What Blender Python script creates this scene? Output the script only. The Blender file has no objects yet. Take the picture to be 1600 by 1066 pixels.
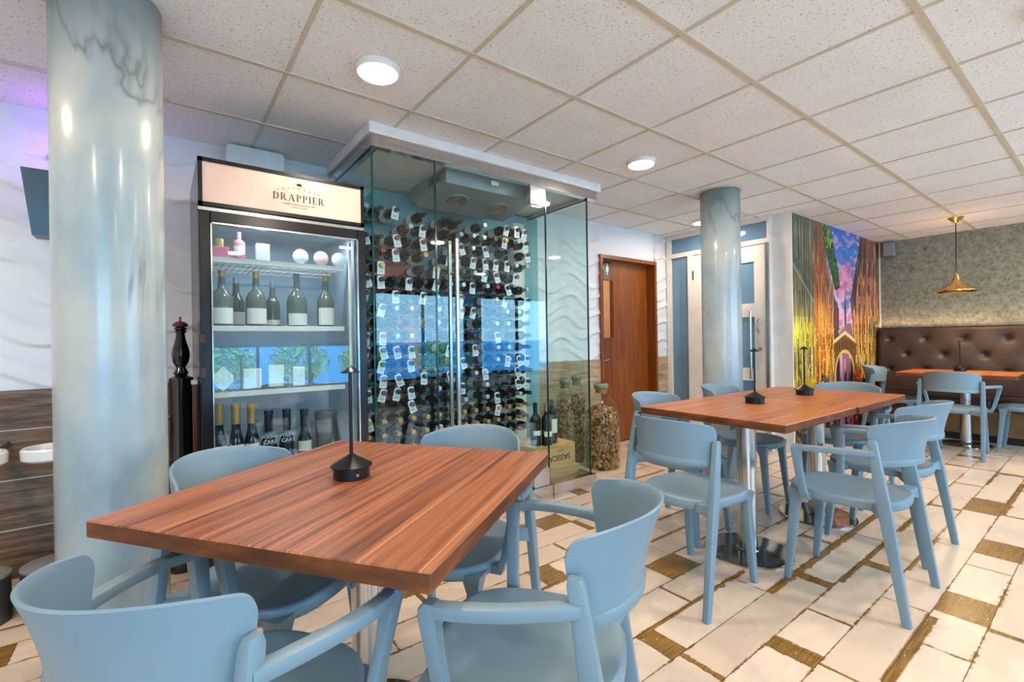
import bpy, math, random
import numpy as np
from mathutils import Vector, Matrix
PI = math.pi
S = bpy.context.scene
COL = S.collection
R = random.Random(7)
CEIL = 2.377
EYE = 1.15

# ------------------------------------------------------------------ helpers
class MB:
    def __init__(s):
        s.v = []; s.f = []; s.m = []
    def add(s, vs, fs, mi=0, M=None):
        o = len(s.v)
        if M is not None:
            vs = [tuple(M @ Vector(p)) for p in vs]
        s.v += [tuple(p) for p in vs]
        s.f += [tuple(o + i for i in f) for f in fs]
        s.m += [mi] * len(fs)
        return s
    def box(s, x0, x1, y0, y1, z0, z1, mi=0, M=None):
        vs = [(x, y, z) for z in (z0, z1) for y in (y0, y1) for x in (x0, x1)]
        return s.add(vs, [(0, 2, 3, 1), (4, 5, 7, 6), (0, 1, 5, 4), (2, 6, 7, 3), (0, 4, 6, 2), (1, 3, 7, 5)], mi, M)
    def rbox(s, x0, x1, y0, y1, z0, z1, b=.004, mi=0, M=None):
        # box with chamfered edges
        def ring(i, z):
            return [(x0 + i, y0, z), (x1 - i, y0, z), (x1, y0 + i, z), (x1, y1 - i, z), (x1 - i, y1, z), (x0 + i, y1, z), (x0, y1 - i, z), (x0, y0 + i, z)]
        def ins(z):
            return [(x0 + b, y0 + b, z), (x1 - b, y0 + b, z), (x1 - b, y0 + b, z), (x1 - b, y1 - b, z), (x1 - b, y1 - b, z), (x0 + b, y1 - b, z), (x0 + b, y1 - b, z), (x0 + b, y0 + b, z)]
        return s.loft([ins(z0), ring(b, z0 + b), ring(b, z1 - b), ins(z1)], True, mi, M)
    def loft(s, rings, cap=True, mi=0, M=None, close=True):
        n = len(rings[0]); vs = [p for r in rings for p in r]; fs = []
        for i in range(len(rings) - 1):
            for j in range(n if close else n - 1):
                k = (j + 1) % n
                fs.append((i * n + j, i * n + k, (i + 1) * n + k, (i + 1) * n + j))
        if cap:
            fs.append(tuple(range(n))[::-1])
            fs.append(tuple((len(rings) - 1) * n + j for j in range(n)))
        return s.add(vs, fs, mi, M)
    def lathe(s, prof, n=24, mi=0, M=None, cap=True):
        rings = [[(r * math.cos(2 * PI * j / n), r * math.sin(2 * PI * j / n), z) for j in range(n)] for r, z in prof]
        return s.loft(rings, cap, mi, M)
    def tube(s, path, r, n=8, mi=0, M=None):
        P = [Vector(p) for p in path]; rings = []
        up = Vector((0, 0, 1))
        for i, p in enumerate(P):
            t = (P[min(i + 1, len(P) - 1)] - P[max(i - 1, 0)]).normalized()
            a = t.cross(up)
            if a.length < .05: a = t.cross(Vector((1, 0, 0)))
            a.normalize(); b = a.cross(t).normalized()
            rings.append([p + a * r * math.cos(2 * PI * j / n) + b * r * math.sin(2 * PI * j / n) for j in range(n)])
        return s.loft(rings, True, mi, M)
    def prism(s, poly, z0, z1, mi=0, M=None):
        return s.loft([[(x, y, z0) for x, y in poly], [(x, y, z1) for x, y in poly]], True, mi, M)
    def build(s, name, mat, parent=None, smooth=False, loc=None):
        me = bpy.data.meshes.new(name)
        me.from_pydata(s.v, [], s.f)
        mats = mat if isinstance(mat, (list, tuple)) else [mat]
        for m in mats: me.materials.append(m)
        if len(mats) > 1: me.polygons.foreach_set('material_index', s.m)
        me.update()
        import bmesh
        bm = bmesh.new(); bm.from_mesh(me)
        bmesh.ops.recalc_face_normals(bm, faces=bm.faces)
        bm.to_mesh(me); bm.free()
        if smooth:
            me.polygons.foreach_set('use_smooth', [True] * len(me.polygons))
            if smooth != 'all':
                try: me.set_sharp_from_angle(angle=math.radians(38))
                except Exception: pass
        o = bpy.data.objects.new(name, me); COL.objects.link(o)
        if parent is not None: o.parent = parent
        if loc is not None: o.location = loc
        return o

def rot(ax, ang, loc=(0, 0, 0)):
    return Matrix.Translation(loc) @ Matrix.Rotation(ang, 4, ax)

def rrect(a, b, r, n=3):
    """rounded rectangle outline, half sizes a, b"""
    pts = []
    for cx, cy, a0 in ((a - r, b - r, 0), (-a + r, b - r, PI / 2), (-a + r, -b + r, PI), (a - r, -b + r, 3 * PI / 2)):
        for i in range(n + 1):
            t = a0 + PI / 2 * i / n
            pts.append((cx + r * math.cos(t), cy + r * math.sin(t)))
    return pts

def thing(name, label, cat, loc=(0, 0, 0), rz=0, group=None):
    o = bpy.data.objects.new(name, None); COL.objects.link(o)
    o.empty_display_size = .1
    o.location = loc; o.rotation_euler = (0, 0, rz)
    return tag(o, label, cat, group)
def tag(o, label, cat, group=None):
    o['label'] = label; o['category'] = cat
    if group: o['group'] = group
    return o
def struct(o):
    o['kind'] = 'structure'; return o
def dup(root, loc=None, rz=None, label=None, group=None):
    def cp(o, parent):
        c = o.copy(); COL.objects.link(c)
        if parent is not None: c.parent = parent
        for ch in [x for x in bpy.data.objects if x.parent == o]: cp(ch, c)
        return c
    c = cp(root, None)
    if loc is not None: c.location = loc
    if rz is not None: c.rotation_euler = (0, 0, rz)
    if label: c['label'] = label
    if group: c['group'] = group
    return c
KIDS = {}
def dupf(root, kids, loc, label, rot3=(0, 0, 0), group=None):
    """fast copy of a thing with a given list of one-level parts"""
    c = root.copy(); COL.objects.link(c); c.location = loc; c.rotation_euler = rot3
    c['label'] = label
    if group: c['group'] = group
    for k in kids:
        d = k.copy(); COL.objects.link(d); d.parent = c
    return c

# ------------------------------------------------------------------ materials
def lin(c):
    return tuple((x / 12.92 if x <= .04045 else ((x + .055) / 1.055) ** 2.4) for x in c)
def rgb(r, g, b):
    return lin((r / 255, g / 255, b / 255)) + (1,)
class NT:
    """small node helper"""
    def __init__(s, name):
        s.mat = bpy.data.materials.new(name); s.mat.use_nodes = True
        s.t = s.mat.node_tree; s.b = s.t.nodes['Principled BSDF']; s.out = s.t.nodes['Material Output']
    def n(s, typ, **kw):
        nd = s.t.nodes.new(typ)
        for k, v in kw.items():
            if k.startswith('i_'):
                key = k[2:]
                key = int(key) if key.isdigit() else key.replace('_', ' ')
                if isinstance(v, bpy.types.NodeSocket): s.t.links.new(v, nd.inputs[key])
                else: nd.inputs[key].default_value = v
            else: setattr(nd, k, v)
        return nd
    def math(s, op, a, b=0.0, c=0.0, clamp=False):
        nd = s.t.nodes.new('ShaderNodeMath'); nd.operation = op; nd.use_clamp = clamp
        for i, v in enumerate((a, b, c)):
            if isinstance(v, bpy.types.NodeSocket): s.t.links.new(v, nd.inputs[i])
            else: nd.inputs[i].default_value = v
        return nd.outputs[0]
    def mix(s, fac, a, b, mode='MIX'):
        nd = s.t.nodes.new('ShaderNodeMix'); nd.data_type = 'RGBA'; nd.blend_type = mode
        for key, v in ((0, fac), (6, a), (7, b)):
            if isinstance(v, bpy.types.NodeSocket): s.t.links.new(v, nd.inputs[key])
            else: nd.inputs[key].default_value = v
        return nd.outputs[2]
    def ramp(s, fac, stops, interp='LINEAR'):
        nd = s.t.nodes.new('ShaderNodeValToRGB'); cr = nd.color_ramp; cr.interpolation = interp
        while len(cr.elements) < len(stops): cr.elements.new(.5)
        for e, (p, c) in zip(cr.elements, stops): e.position = p; e.color = c
        s.t.links.new(fac, nd.inputs[0]); return nd.outputs[0]
    def coord(s, kind='Object', scale=(1, 1, 1), loc=(0, 0, 0), rot=(0, 0, 0)):
        tc = s.t.nodes.new('ShaderNodeTexCoord'); mp = s.t.nodes.new('ShaderNodeMapping')
        mp.inputs['Scale'].default_value = scale; mp.inputs['Location'].default_value = loc; mp.inputs['Rotation'].default_value = rot
        s.t.links.new(tc.outputs[kind], mp.inputs[0]); return mp.outputs[0]
    def noise(s, vec, scale=5, detail=4, rough=.5, dist=0, out=0):
        nd = s.n('ShaderNodeTexNoise', i_Vector=vec, i_Scale=scale, i_Detail=detail, i_Roughness=rough, i_Distortion=dist)
        return nd.outputs[out]
    def set(s, **kw):
        for k, v in kw.items():
            key = k.replace('_', ' ')
            if isinstance(v, bpy.types.NodeSocket): s.t.links.new(v, s.b.inputs[key])
            else: s.b.inputs[key].default_value = v
        return s.mat
    def bump(s, h, strength=.3, dist=.01):
        nd = s.n('ShaderNodeBump', i_Height=h, i_Strength=strength, i_Distance=dist)
        s.t.links.new(nd.outputs[0], s.b.inputs['Normal']); return s

def plain(name, col, rough=.5, metal=0., spec=.5, var=.06, vs=8., coat=0., bump=0.):
    m = NT(name)
    v = m.noise(m.coord(), vs, 3)
    c1 = tuple(min(1, x * (1 - var)) for x in col[:3]) + (1,); c2 = tuple(min(1, x * (1 + var)) for x in col[:3]) + (1,)
    m.set(Base_Color=m.ramp(v, [(.3, c1), (.7, c2)]), Roughness=rough, Metallic=metal, Specular_IOR_Level=spec, Coat_Weight=coat, Coat_Roughness=.1)
    if bump: m.bump(m.noise(m.coord(), vs * 20, 4), bump, .002)
    return m.mat

def m_chair():
    m = NT('chair_plastic')
    n = m.noise(m.coord(), 3, 2)
    m.set(Base_Color=m.ramp(n, [(.3, rgb(112, 136, 150)), (.7, rgb(119, 143, 156))]), Roughness=.42, Specular_IOR_Level=.4)
    m.bump(m.noise(m.coord(), 600, 2), .08, .001)
    return m.mat
def m_tabletop(light=(160, 98, 62), mid=(128, 72, 42), dark=(74, 40, 25), ang=0):
    m = NT('striped_walnut_laminate')
    co = m.coord(rot=(0, 0, ang))
    st = m.t.nodes.new('ShaderNodeMapping'); m.t.links.new(co, st.inputs[0]); st.inputs['Scale'].default_value = (1.2, 46, 1)
    n1 = m.noise(st.outputs[0], 1, 4, .6, .15)
    st2 = m.t.nodes.new('ShaderNodeMapping'); m.t.links.new(co, st2.inputs[0]); st2.inputs['Scale'].default_value = (2.2, 150, 1)
    n2 = m.noise(st2.outputs[0], 1, 5, .6)
    st3 = m.t.nodes.new('ShaderNodeMapping'); m.t.links.new(co, st3.inputs[0]); st3.inputs['Scale'].default_value = (.5, 14, 1)
    n3 = m.noise(st3.outputs[0], 1, 3, .5, .3)
    base = m.ramp(n1, [(.30, rgb(*dark)), (.42, rgb(*mid)), (.54, rgb(*light)), (.75, rgb(min(255, light[0] + 10), light[1] + 12, light[2] + 12))])
    fine = m.ramp(n2, [(.36, (.55, .48, .45, 1)), (.5, (1, 1, 1, 1)), (.66, (1.0, 1.0, 1.0, 1))])
    c = m.mix(.85, base, fine, 'MULTIPLY')
    c = m.mix(m.ramp(n3, [(.45, (0, 0, 0, 1)), (.7, (.35, .35, .35, 1))]), c, rgb(*mid))
    # thin pale board joints
    sx = m.n('ShaderNodeSeparateXYZ', i_0=co)
    fr = m.math('FRACT', m.math('ADD', m.math('DIVIDE', sx.outputs[1], .128), .31))
    ln = m.math('LESS_THAN', fr, .02)
    c = m.mix(m.math('MULTIPLY', ln, .55), c, rgb(222, 170, 120))
    m.set(Base_Color=c, Roughness=.36, Specular_IOR_Level=.45)
    m.bump(n2, .06, .001)
    return m.mat
def m_edge():
    m = NT('wood_edge')
    n = m.noise(m.coord(scale=(6, 6, 26)), 1.2, 5, .6)
    m.set(Base_Color=m.ramp(n, [(.3, rgb(66, 32, 12)), (.55, rgb(112, 60, 26)), (.75, rgb(148, 88, 42))]), Roughness=.45)
    return m.mat
def m_marble():
    m = NT('painted_marble_column')
    co = m.coord()
    cl = m.noise(m.coord(scale=(1, 1, .7)), 2.6, 5, .55, .6)
    base = m.ramp(cl, [(.30, rgb(128, 148, 156)), (.48, rgb(158, 172, 174)), (.62, rgb(182, 186, 178)), (.8, rgb(200, 198, 184))])
    wn = m.noise(m.coord(scale=(1, 1, .38)), 2.0, 4, .55, .7)
    d = m.math('ABSOLUTE', m.math('SUBTRACT', wn, .5))
    vein = m.ramp(d, [(0, (1, 1, 1, 1)), (.006, (.55, .55, .55, 1)), (.022, (0, 0, 0, 1))])
    gate = m.ramp(m.noise(co, 1.7, 2), [(.5, (0, 0, 0, 1)), (.62, (1, 1, 1, 1))])
    c = m.mix(m.math('MULTIPLY', m.math('MULTIPLY', vein, gate), .85), base, rgb(104, 112, 112))
    m.set(Base_Color=c, Roughness=.28, Specular_IOR_Level=.5, Coat_Weight=.35, Coat_Roughness=.12)
    m.bump(m.noise(co, 90, 3), .12, .002)
    return m.mat
def m_ceiling():
    m = NT('ceiling_tile_fissured')
    co = m.coord()
    n = m.noise(co, 95, 3, .7)
    sp = m.ramp(n, [(.60, (0, 0, 0, 1)), (.66, (1, 1, 1, 1))])
    n2 = m.noise(co, 260, 2, .5)
    sp2 = m.ramp(n2, [(.60, (0, 0, 0, 1)), (.68, (1, 1, 1, 1))])
    spk = m.math('MAXIMUM', sp, m.math('MULTIPLY', sp2, .6))
    base = m.ramp(m.noise(co, 2.5, 3), [(.3, rgb(240, 240, 240)), (.7, rgb(248, 248, 248))])
    m.set(Base_Color=m.mix(m.math('MULTIPLY', spk, .68), base, rgb(140, 122, 112)), Roughness=.95, Specular_IOR_Level=.1)
    m.bump(m.math('SUBTRACT', 1, spk), .25, .003)
    return m.mat
def m_wainscot():
    m = NT('weathered_wood_wall_tile')
    co = m.coord(scale=(1.5, 1.5, 14))
    n = m.noise(co, 2.2, 8, .7, .4)
    n2 = m.noise(m.coord(scale=(2, 2, 5)), 1.6, 4, .6)
    # tone changes along the wall: the boards towards the left end are darker brown, those to the right bleached
    tx = m.n('ShaderNodeSeparateXYZ', i_0=m.coord())
    k = m.math('DIVIDE', tx.outputs[0], 2.6, clamp=True)
    k = m.math('MULTIPLY', m.math('ADD', k, 0), 1, clamp=True)
    dk = m.ramp(n, [(.3, rgb(44, 30, 22)), (.45, rgb(92, 70, 52)), (.58, rgb(128, 106, 84)), (.72, rgb(158, 138, 114))])
    lt = m.ramp(n, [(.3, rgb(132, 108, 84)), (.5, rgb(184, 158, 128)), (.7, rgb(212, 188, 158))])
    c = m.mix(k, dk, lt)
    c = m.mix(m.ramp(n2, [(.4, (0, 0, 0, 1)), (.7, (.45, .45, .45, 1))]), c, rgb(120, 84, 56))
    fz = m.math('FRACT', m.math('ADD', m.math('DIVIDE', tx.outputs[2], .248), .02))
    ln = m.math('LESS_THAN', fz, .022)
    xoff = m.math('MULTIPLY', m.math('FLOOR', m.math('DIVIDE', tx.outputs[2], .248)), .37)
    fx = m.math('FRACT', m.math('ADD', m.math('DIVIDE', tx.outputs[0], 1.2), xoff))
    lx = m.math('LESS_THAN', fx, .0035)
    c = m.mix(m.math('MAXIMUM', ln, lx), c, rgb(196, 188, 176))
    m.set(Base_Color=c, Roughness=.5, Specular_IOR_Level=.35)
    m.bump(n, .25, .004)
    return m.mat
def m_stone():
    m = NT('mottled_cork_stone_wall')
    co = m.coord()
    a = m.noise(co, 22, 8, .82, .4)
    b = m.noise(co, 7, 4, .6)
    c = m.ramp(a, [(.34, rgb(52, 52, 44)), (.40, rgb(104, 104, 90)), (.50, rgb(138, 138, 120)), (.66, rgb(172, 170, 148))])
    c = m.mix(m.ramp(b, [(.35, (0, 0, 0, 1)), (.7, (.4, .4, .4, 1))]), c, rgb(140, 142, 132))
    m.set(Base_Color=c, Roughness=.85)
    m.bump(a, .5, .008)
    return m.mat
def m_leather():
    m = NT('brown_leather')
    v = m.n('ShaderNodeTexVoronoi', i_Vector=m.coord(), i_Scale=240)
    m.set(Base_Color=m.ramp(m.noise(m.coord(), 6, 4), [(.3, rgb(50, 36, 31)), (.7, rgb(66, 49, 43))]), Roughness=.46, Specular_IOR_Level=.5)
    m.bump(v.outputs[0], .15, .002)
    return m.mat
def m_floor():
    m = NT('reclaimed_plank_floor_tile')
    uv = m.n('ShaderNodeUVMap', uv_map='UVMap').outputs[0]
    s = m.n('ShaderNodeSeparateXYZ', i_0=uv)
    w = m.n('ShaderNodeAttribute', attribute_name='wear'); ws = m.n('ShaderNodeSeparateColor', i_0=w.outputs[0])
    p = m.n('ShaderNodeAttribute', attribute_name='plank'); ps = m.n('ShaderNodeSeparateColor', i_0=p.outputs[0])
    u, v = s.outputs[0], s.outputs[1]
    L, W, rd = ps.outputs[0], ps.outputs[1], ps.outputs[2]
    flag = p.outputs['Alpha']
    wy0, wy1, wx0, wx1 = ws.outputs[0], ws.outputs[1], ws.outputs[2], w.outputs['Alpha']
    e0 = m.math('SUBTRACT', v, wy0); e1 = m.math('SUBTRACT', m.math('SUBTRACT', W, v), wy1)
    e2 = m.math('SUBTRACT', u, wx0); e3 = m.math('SUBTRACT', m.math('SUBTRACT', L, u), wx1)
    d = m.math('MINIMUM', m.math('MINIMUM', e0, e1), m.math('MINIMUM', e2, e3))
    co = m.coord()
    na = m.noise(co, 22, 6, .75)
    nb = m.noise(co, 2.3, 2)
    amp = m.math('MULTIPLY', m.ramp(nb, [(.42, (.1, .1, .1, 1)), (.66, (1, 1, 1, 1))]), .075)
    dd = m.math('ADD', d, m.math('MULTIPLY', m.math('SUBTRACT', na, .55), amp))
    worn = m.ramp(m.math('ADD', m.math('MULTIPLY', dd, -60), .5, clamp=True), [(.3, (0, 0, 0, 1)), (.6, (1, 1, 1, 1))])
    spot = m.ramp(m.noise(co, 9, 7, .72), [(.70, (0, 0, 0, 1)), (.73, (1, 1, 1, 1))])
    worn = m.math('MAXIMUM', worn, m.math('MULTIPLY', spot, .7))
    worn = m.math('MAXIMUM', worn, flag)
    # the odd chip of white paint left on the bare boards
    chip = m.ramp(m.noise(m.coord(scale=(3, 9, 1)), 7, 7, .75), [(.60, (1, 1, 1, 1)), (.66, (0, 0, 0, 1))])
    worn = m.math('MULTIPLY', worn, chip)
    cream = m.ramp(rd, [(0, rgb(222, 198, 174)), (.5, rgb(230, 208, 186)), (1, rgb(212, 188, 166))])
    st = m.noise(m.coord(scale=(1.5, 4, 1)), 5, 5, .6)
    cream = m.mix(m.ramp(st, [(.35, (.3, .3, .3, 1)), (.6, (0, 0, 0, 1))]), cream, rgb(200, 174, 148))
    gr = m.noise(m.coord(scale=(4, 60, 1)), 2, 5, .65)
    brown = m.ramp(gr, [(.3, rgb(88, 58, 22)), (.5, rgb(142, 102, 42)), (.7, rgb(174, 130, 62))])
    brown = m.mix(m.ramp(na, [(.4, (0, 0, 0, 1)), (.62, (.4, .4, .4, 1))]), brown, rgb(104, 80, 44))
    c = m.mix(worn, cream, brown)
    m.set(Base_Color=c, Roughness=m.ramp(m.noise(co, 3, 4), [(.3, (.24, .24, .24, 1)), (.7, (.36, .36, .36, 1))]), Specular_IOR_Level=.5)
    m.bump(m.math('SUBTRACT', m.math('MULTIPLY', na, .3), worn), .12, .002)
    return m.mat
def m_glass(name, tint, refl=1.0, rough=0.0):
    """thin pane: tinted see-through plus mirror reflection by angle"""
    m = NT(name)
    tr = m.n('ShaderNodeBsdfTransparent', i_Color=tint)
    gl = m.n('ShaderNodeBsdfGlossy', i_Color=(1, 1, 1, 1), i_Roughness=rough)
    ge = m.n('ShaderNodeNewGeometry'); dt = m.n('ShaderNodeVectorMath', operation='DOT_PRODUCT', i_0=ge.outputs['Normal'], i_1=ge.outputs['Incoming'])
    c = m.math('SUBTRACT', 1., m.math('ABSOLUTE', dt.outputs['Value']), clamp=True)
    fr = m.math('ADD', m.math('MULTIPLY', m.math('POWER', c, 5.), .9), .035)
    mx = m.n('ShaderNodeMixShader', i_0=m.math('MULTIPLY', fr, refl, clamp=True), i_1=tr.outputs[0], i_2=gl.outputs[0])
    m.t.links.new(mx.outputs[0], m.out.inputs[0])
    m.t.nodes.remove(m.b)
    return m.mat
def m_metal(name, col, rough=.25, brushed=True):
    m = NT(name)
    n = m.noise(m.coord(scale=(60, 60, 1)) if brushed else m.coord(), 3, 3)
    m.set(Base_Color=m.ramp(n, [(.3, tuple(x * .9 for x in col) + (1,)), (.7, tuple(col) + (1,))]), Metallic=1., Roughness=m.ramp(n, [(.3, (rough * .8,) * 3 + (1,)), (.7, (rough * 1.25,) * 3 + (1,))]))
    return m.mat
def m_emit(name, col, st):
    m = NT(name); m.set(Base_Color=(0, 0, 0, 1), Emission_Color=col, Emission_Strength=st); return m.mat
def m_attr(name, attr, rough=.35):
    m = NT(name); a = m.n('ShaderNodeAttribute', attribute_name=attr)
    m.set(Base_Color=a.outputs[0], Roughness=rough, Specular_IOR_Level=.3); return m.mat
def m_brownwood():
    m = NT('red_brown_door_veneer')
    n = m.noise(m.coord(scale=(9, 9, .8)), 2.5, 5, .6, .4)
    m.set(Base_Color=m.ramp(n, [(.3, rgb(100, 46, 10)), (.55, rgb(134, 68, 16)), (.75, rgb(156, 88, 26))]), Roughness=.3, Specular_IOR_Level=.5)
    return m.mat
def m_crate():
    m = NT('pine_crate_wood')
    n = m.noise(m.coord(scale=(1.2, 1.2, 14)), 5, 5, .6, .3)
    m.set(Base_Color=m.ramp(n, [(.3, rgb(188, 146, 88)), (.6, rgb(222, 184, 124)), (.8, rgb(232, 200, 146))]), Roughness=.6)
    return m.mat
def m_wave():
    m = NT('white_wave_relief_panel')
    m.set(Base_Color=m.ramp(m.noise(m.coord(), 1.5, 3), [(.3, rgb(224, 226, 230)), (.7, rgb(236, 236, 238))]), Roughness=.42, Specular_IOR_Level=.4)
    return m.mat

M = dict(
    chair=m_chair(), top=m_tabletop(), top2=m_tabletop((176, 106, 58), (156, 86, 44), (118, 62, 30)), edge=m_edge(), marble=m_marble(), ceil=m_ceiling(),
    wains=m_wainscot(), stone=m_stone(), leather=m_leather(), floor=m_floor(), wave=m_wave(), doorwood=m_brownwood(), crate=m_crate(),
    white=plain('white_paint', rgb(232, 228, 224), .5), frame=plain('white_satin_frame', rgb(236, 230, 222), .35),
    tbar=plain('ceiling_grid_bar', rgb(206, 196, 176), .45, var=.03),
    grout=plain('dark_grout', rgb(84, 66, 46), .9), black=plain('black_satin_metal', rgb(20, 20, 22), .32, .3),
    blackgloss=plain('black_lacquer', rgb(10, 9, 10), .12, coat=.6), steel=m_metal('brushed_steel', (.60, .58, .56), .22),
    polished=m_metal('polished_base_plate', (.42, .38, .34), .10, False), brass=m_metal('brass', (.72, .47, .16), .25), handle=m_metal('steel_door_handle', (.62, .60, .56), .2),
    gl_cell=m_glass('cellar_glass', (.93, .985, .975, 1), .8), gl_fridge=m_glass('fridge_door_glass', (.90, .95, .97, 1), 1.5), gl_clear=m_glass('clear_jar_glass', (.90, .95, .92, 1), .9),
    gl_win=m_glass('window_glass', (.96, .98, 1, 1), .6), gl_dark=plain('grey_blue_door_glass', rgb(104, 142, 170), .06, spec=.9, var=.1, vs=2),
    gledge=plain('green_glass_edge', rgb(14, 52, 46), .15), aluminium=m_metal('aluminium_rail', (.72, .72, .72), .18),
    fridgewhite=plain('fridge_interior', rgb(176, 190, 200), .4), fridgeblack=plain('fridge_black_trim', rgb(26, 22, 24), .22, .2),
    shelf=plain('white_wire_shelf', rgb(236, 232, 216), .35), darkplug=plain('dark_plastic', rgb(22, 24, 26), .4),
    cork=plain('cork', rgb(170, 126, 80), .85, var=.14, vs=40), tv=plain('dark_speaker_plastic', rgb(12, 36, 44), .3),
    red=plain('red_brown_wood', rgb(98, 40, 34), .35), paper=plain('paper_label', rgb(232, 228, 214), .7, var=.03), tagm=plain('white_neck_tag', rgb(222, 226, 226), .6, var=.04),
    bglass=plain('dark_wine_glass', rgb(10, 14, 14), .08, coat=.4), bgreen=plain('green_wine_glass', rgb(12, 40, 32), .08, coat=.4), bbrown=plain('amber_wine_glass', rgb(70, 34, 16), .1, coat=.4),
    foilk=plain('black_capsule', rgb(18, 18, 22), .35), foilr=plain('red_capsule', rgb(140, 24, 34), .3), foilg=plain('gold_capsule', rgb(190, 150, 84), .3, .4),
    foilp=plain('purple_capsule', rgb(110, 50, 74), .3), foils=plain('silver_capsule', rgb(176, 180, 186), .3, .5),
    champ=plain('green_grey_bottle_glass', rgb(98, 110, 102), .08, coat=.4), pink=plain('pink_card', rgb(214, 110, 130), .5), gold=plain('gold_foil', rgb(206, 168, 90), .3, .5),
    grey=plain('grey_unit_metal', rgb(150, 156, 154), .4, .2), greydark=plain('dark_grille', rgb(60, 66, 66), .5),
    panel=plain('teal_backing_panel', rgb(120, 168, 172), .25, var=.08, vs=2), orange=plain('orange_reflection_paint', rgb(206, 84, 40), .4, var=.2, vs=5), bluerefl=plain('blue_reflection_paint', rgb(40, 110, 150), .25, var=.35, vs=6),  # the orange and blue carry the colour of reflections in the cellar glass
    cream=plain('cream_strip', rgb(222, 216, 196), .5), acr=m_metal('rack_peg_metal', (.75, .75, .75), .25, False),
    jarband=plain('jar_collar', rgb(150, 116, 60), .5), leafm=plain('shrub_leaf', rgb(96, 150, 60), .6, var=.35, vs=20), deck=plain('terrace_paving', rgb(205, 204, 198), .8), trunk=plain('planter_dark', rgb(60, 60, 62), .6),
    fabric=plain('roller_blind_fabric', rgb(92, 110, 122), .8), terr=plain('terrace_wall_blue', rgb(38, 120, 176), .6), seatwood=plain('banquette_base_wood', rgb(132, 98, 58), .5, var=.3, vs=5), bowl=plain('white_ceramic', rgb(226, 226, 224), .2),
    greyst=plain('grey_painted_metal', rgb(120, 120, 118), .5), speaker=plain('silver_speaker_grille', rgb(150, 162, 172), .35, .3),
    text=plain('dark_lettering', rgb(48, 40, 38), .6), textl=plain('pale_lettering', rgb(150, 140, 122), .6), textw=plain('white_lettering', rgb(235, 235, 232), .6), brownt=plain('brown_lettering', rgb(70, 44, 26), .7),
)
M['latch'] = plain('bronze_latch', rgb(70, 46, 32), .35, .5)
M['sign'] = NT('lightbox_panel')
_m = M['sign']; _n = _m.noise(_m.coord(scale=(1, 1, 1)), 5, 4, .6)
M['sign'] = _m.set(Base_Color=_m.ramp(_n, [(.3, rgb(204, 172, 152)), (.7, rgb(212, 188, 172))]), Roughness=.35, Emission_Color=rgb(240, 214, 198), Emission_Strength=.0)
M['lampw'] = m_emit('lit_diffuser', (1, .86, .68, 1), 14.)
M['lampc'] = m_emit('lit_diffuser_cool', (1, .93, .82, 1), 8.)
M['shadein'] = plain('shade_inside_gold', rgb(226, 170, 80), .4)

def text_mesh(name, body, size, mat, parent, Mx, extrude=.0006, spacing=1., bold=0., sx=1.):
    cu = bpy.data.curves.new(name, 'FONT'); cu.body = body; cu.size = size; cu.extrude = extrude; cu.offset = bold
    cu.align_x = 'CENTER'; cu.align_y = 'CENTER'; cu.space_character = spacing; cu.resolution_u = 3
    o = bpy.data.objects.new(name, cu); COL.objects.link(o)
    dg = bpy.context.evaluated_depsgraph_get(); dg.update()
    me = bpy.data.meshes.new_from_object(o.evaluated_get(dg))
    bpy.data.objects.remove(o); bpy.data.curves.remove(cu)
    me.transform(Matrix.Diagonal((sx, 1, 1, 1))); me.transform(Mx)
    me.materials.clear(); me.materials.append(mat)
    t = bpy.data.objects.new(name, me); COL.objects.link(t)
    if parent is not None: t.parent = parent
    return t
def face_my(x, y, z, up=False):
    """matrix: text plane facing -y (towards the room), reading left to right along +x"""
    Mx = Matrix.Translation((x, y, z)) @ Matrix.Rotation(PI / 2, 4, 'X')
    if up: Mx = Mx @ Matrix.Rotation(PI, 4, 'Z')
    return Mx

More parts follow.
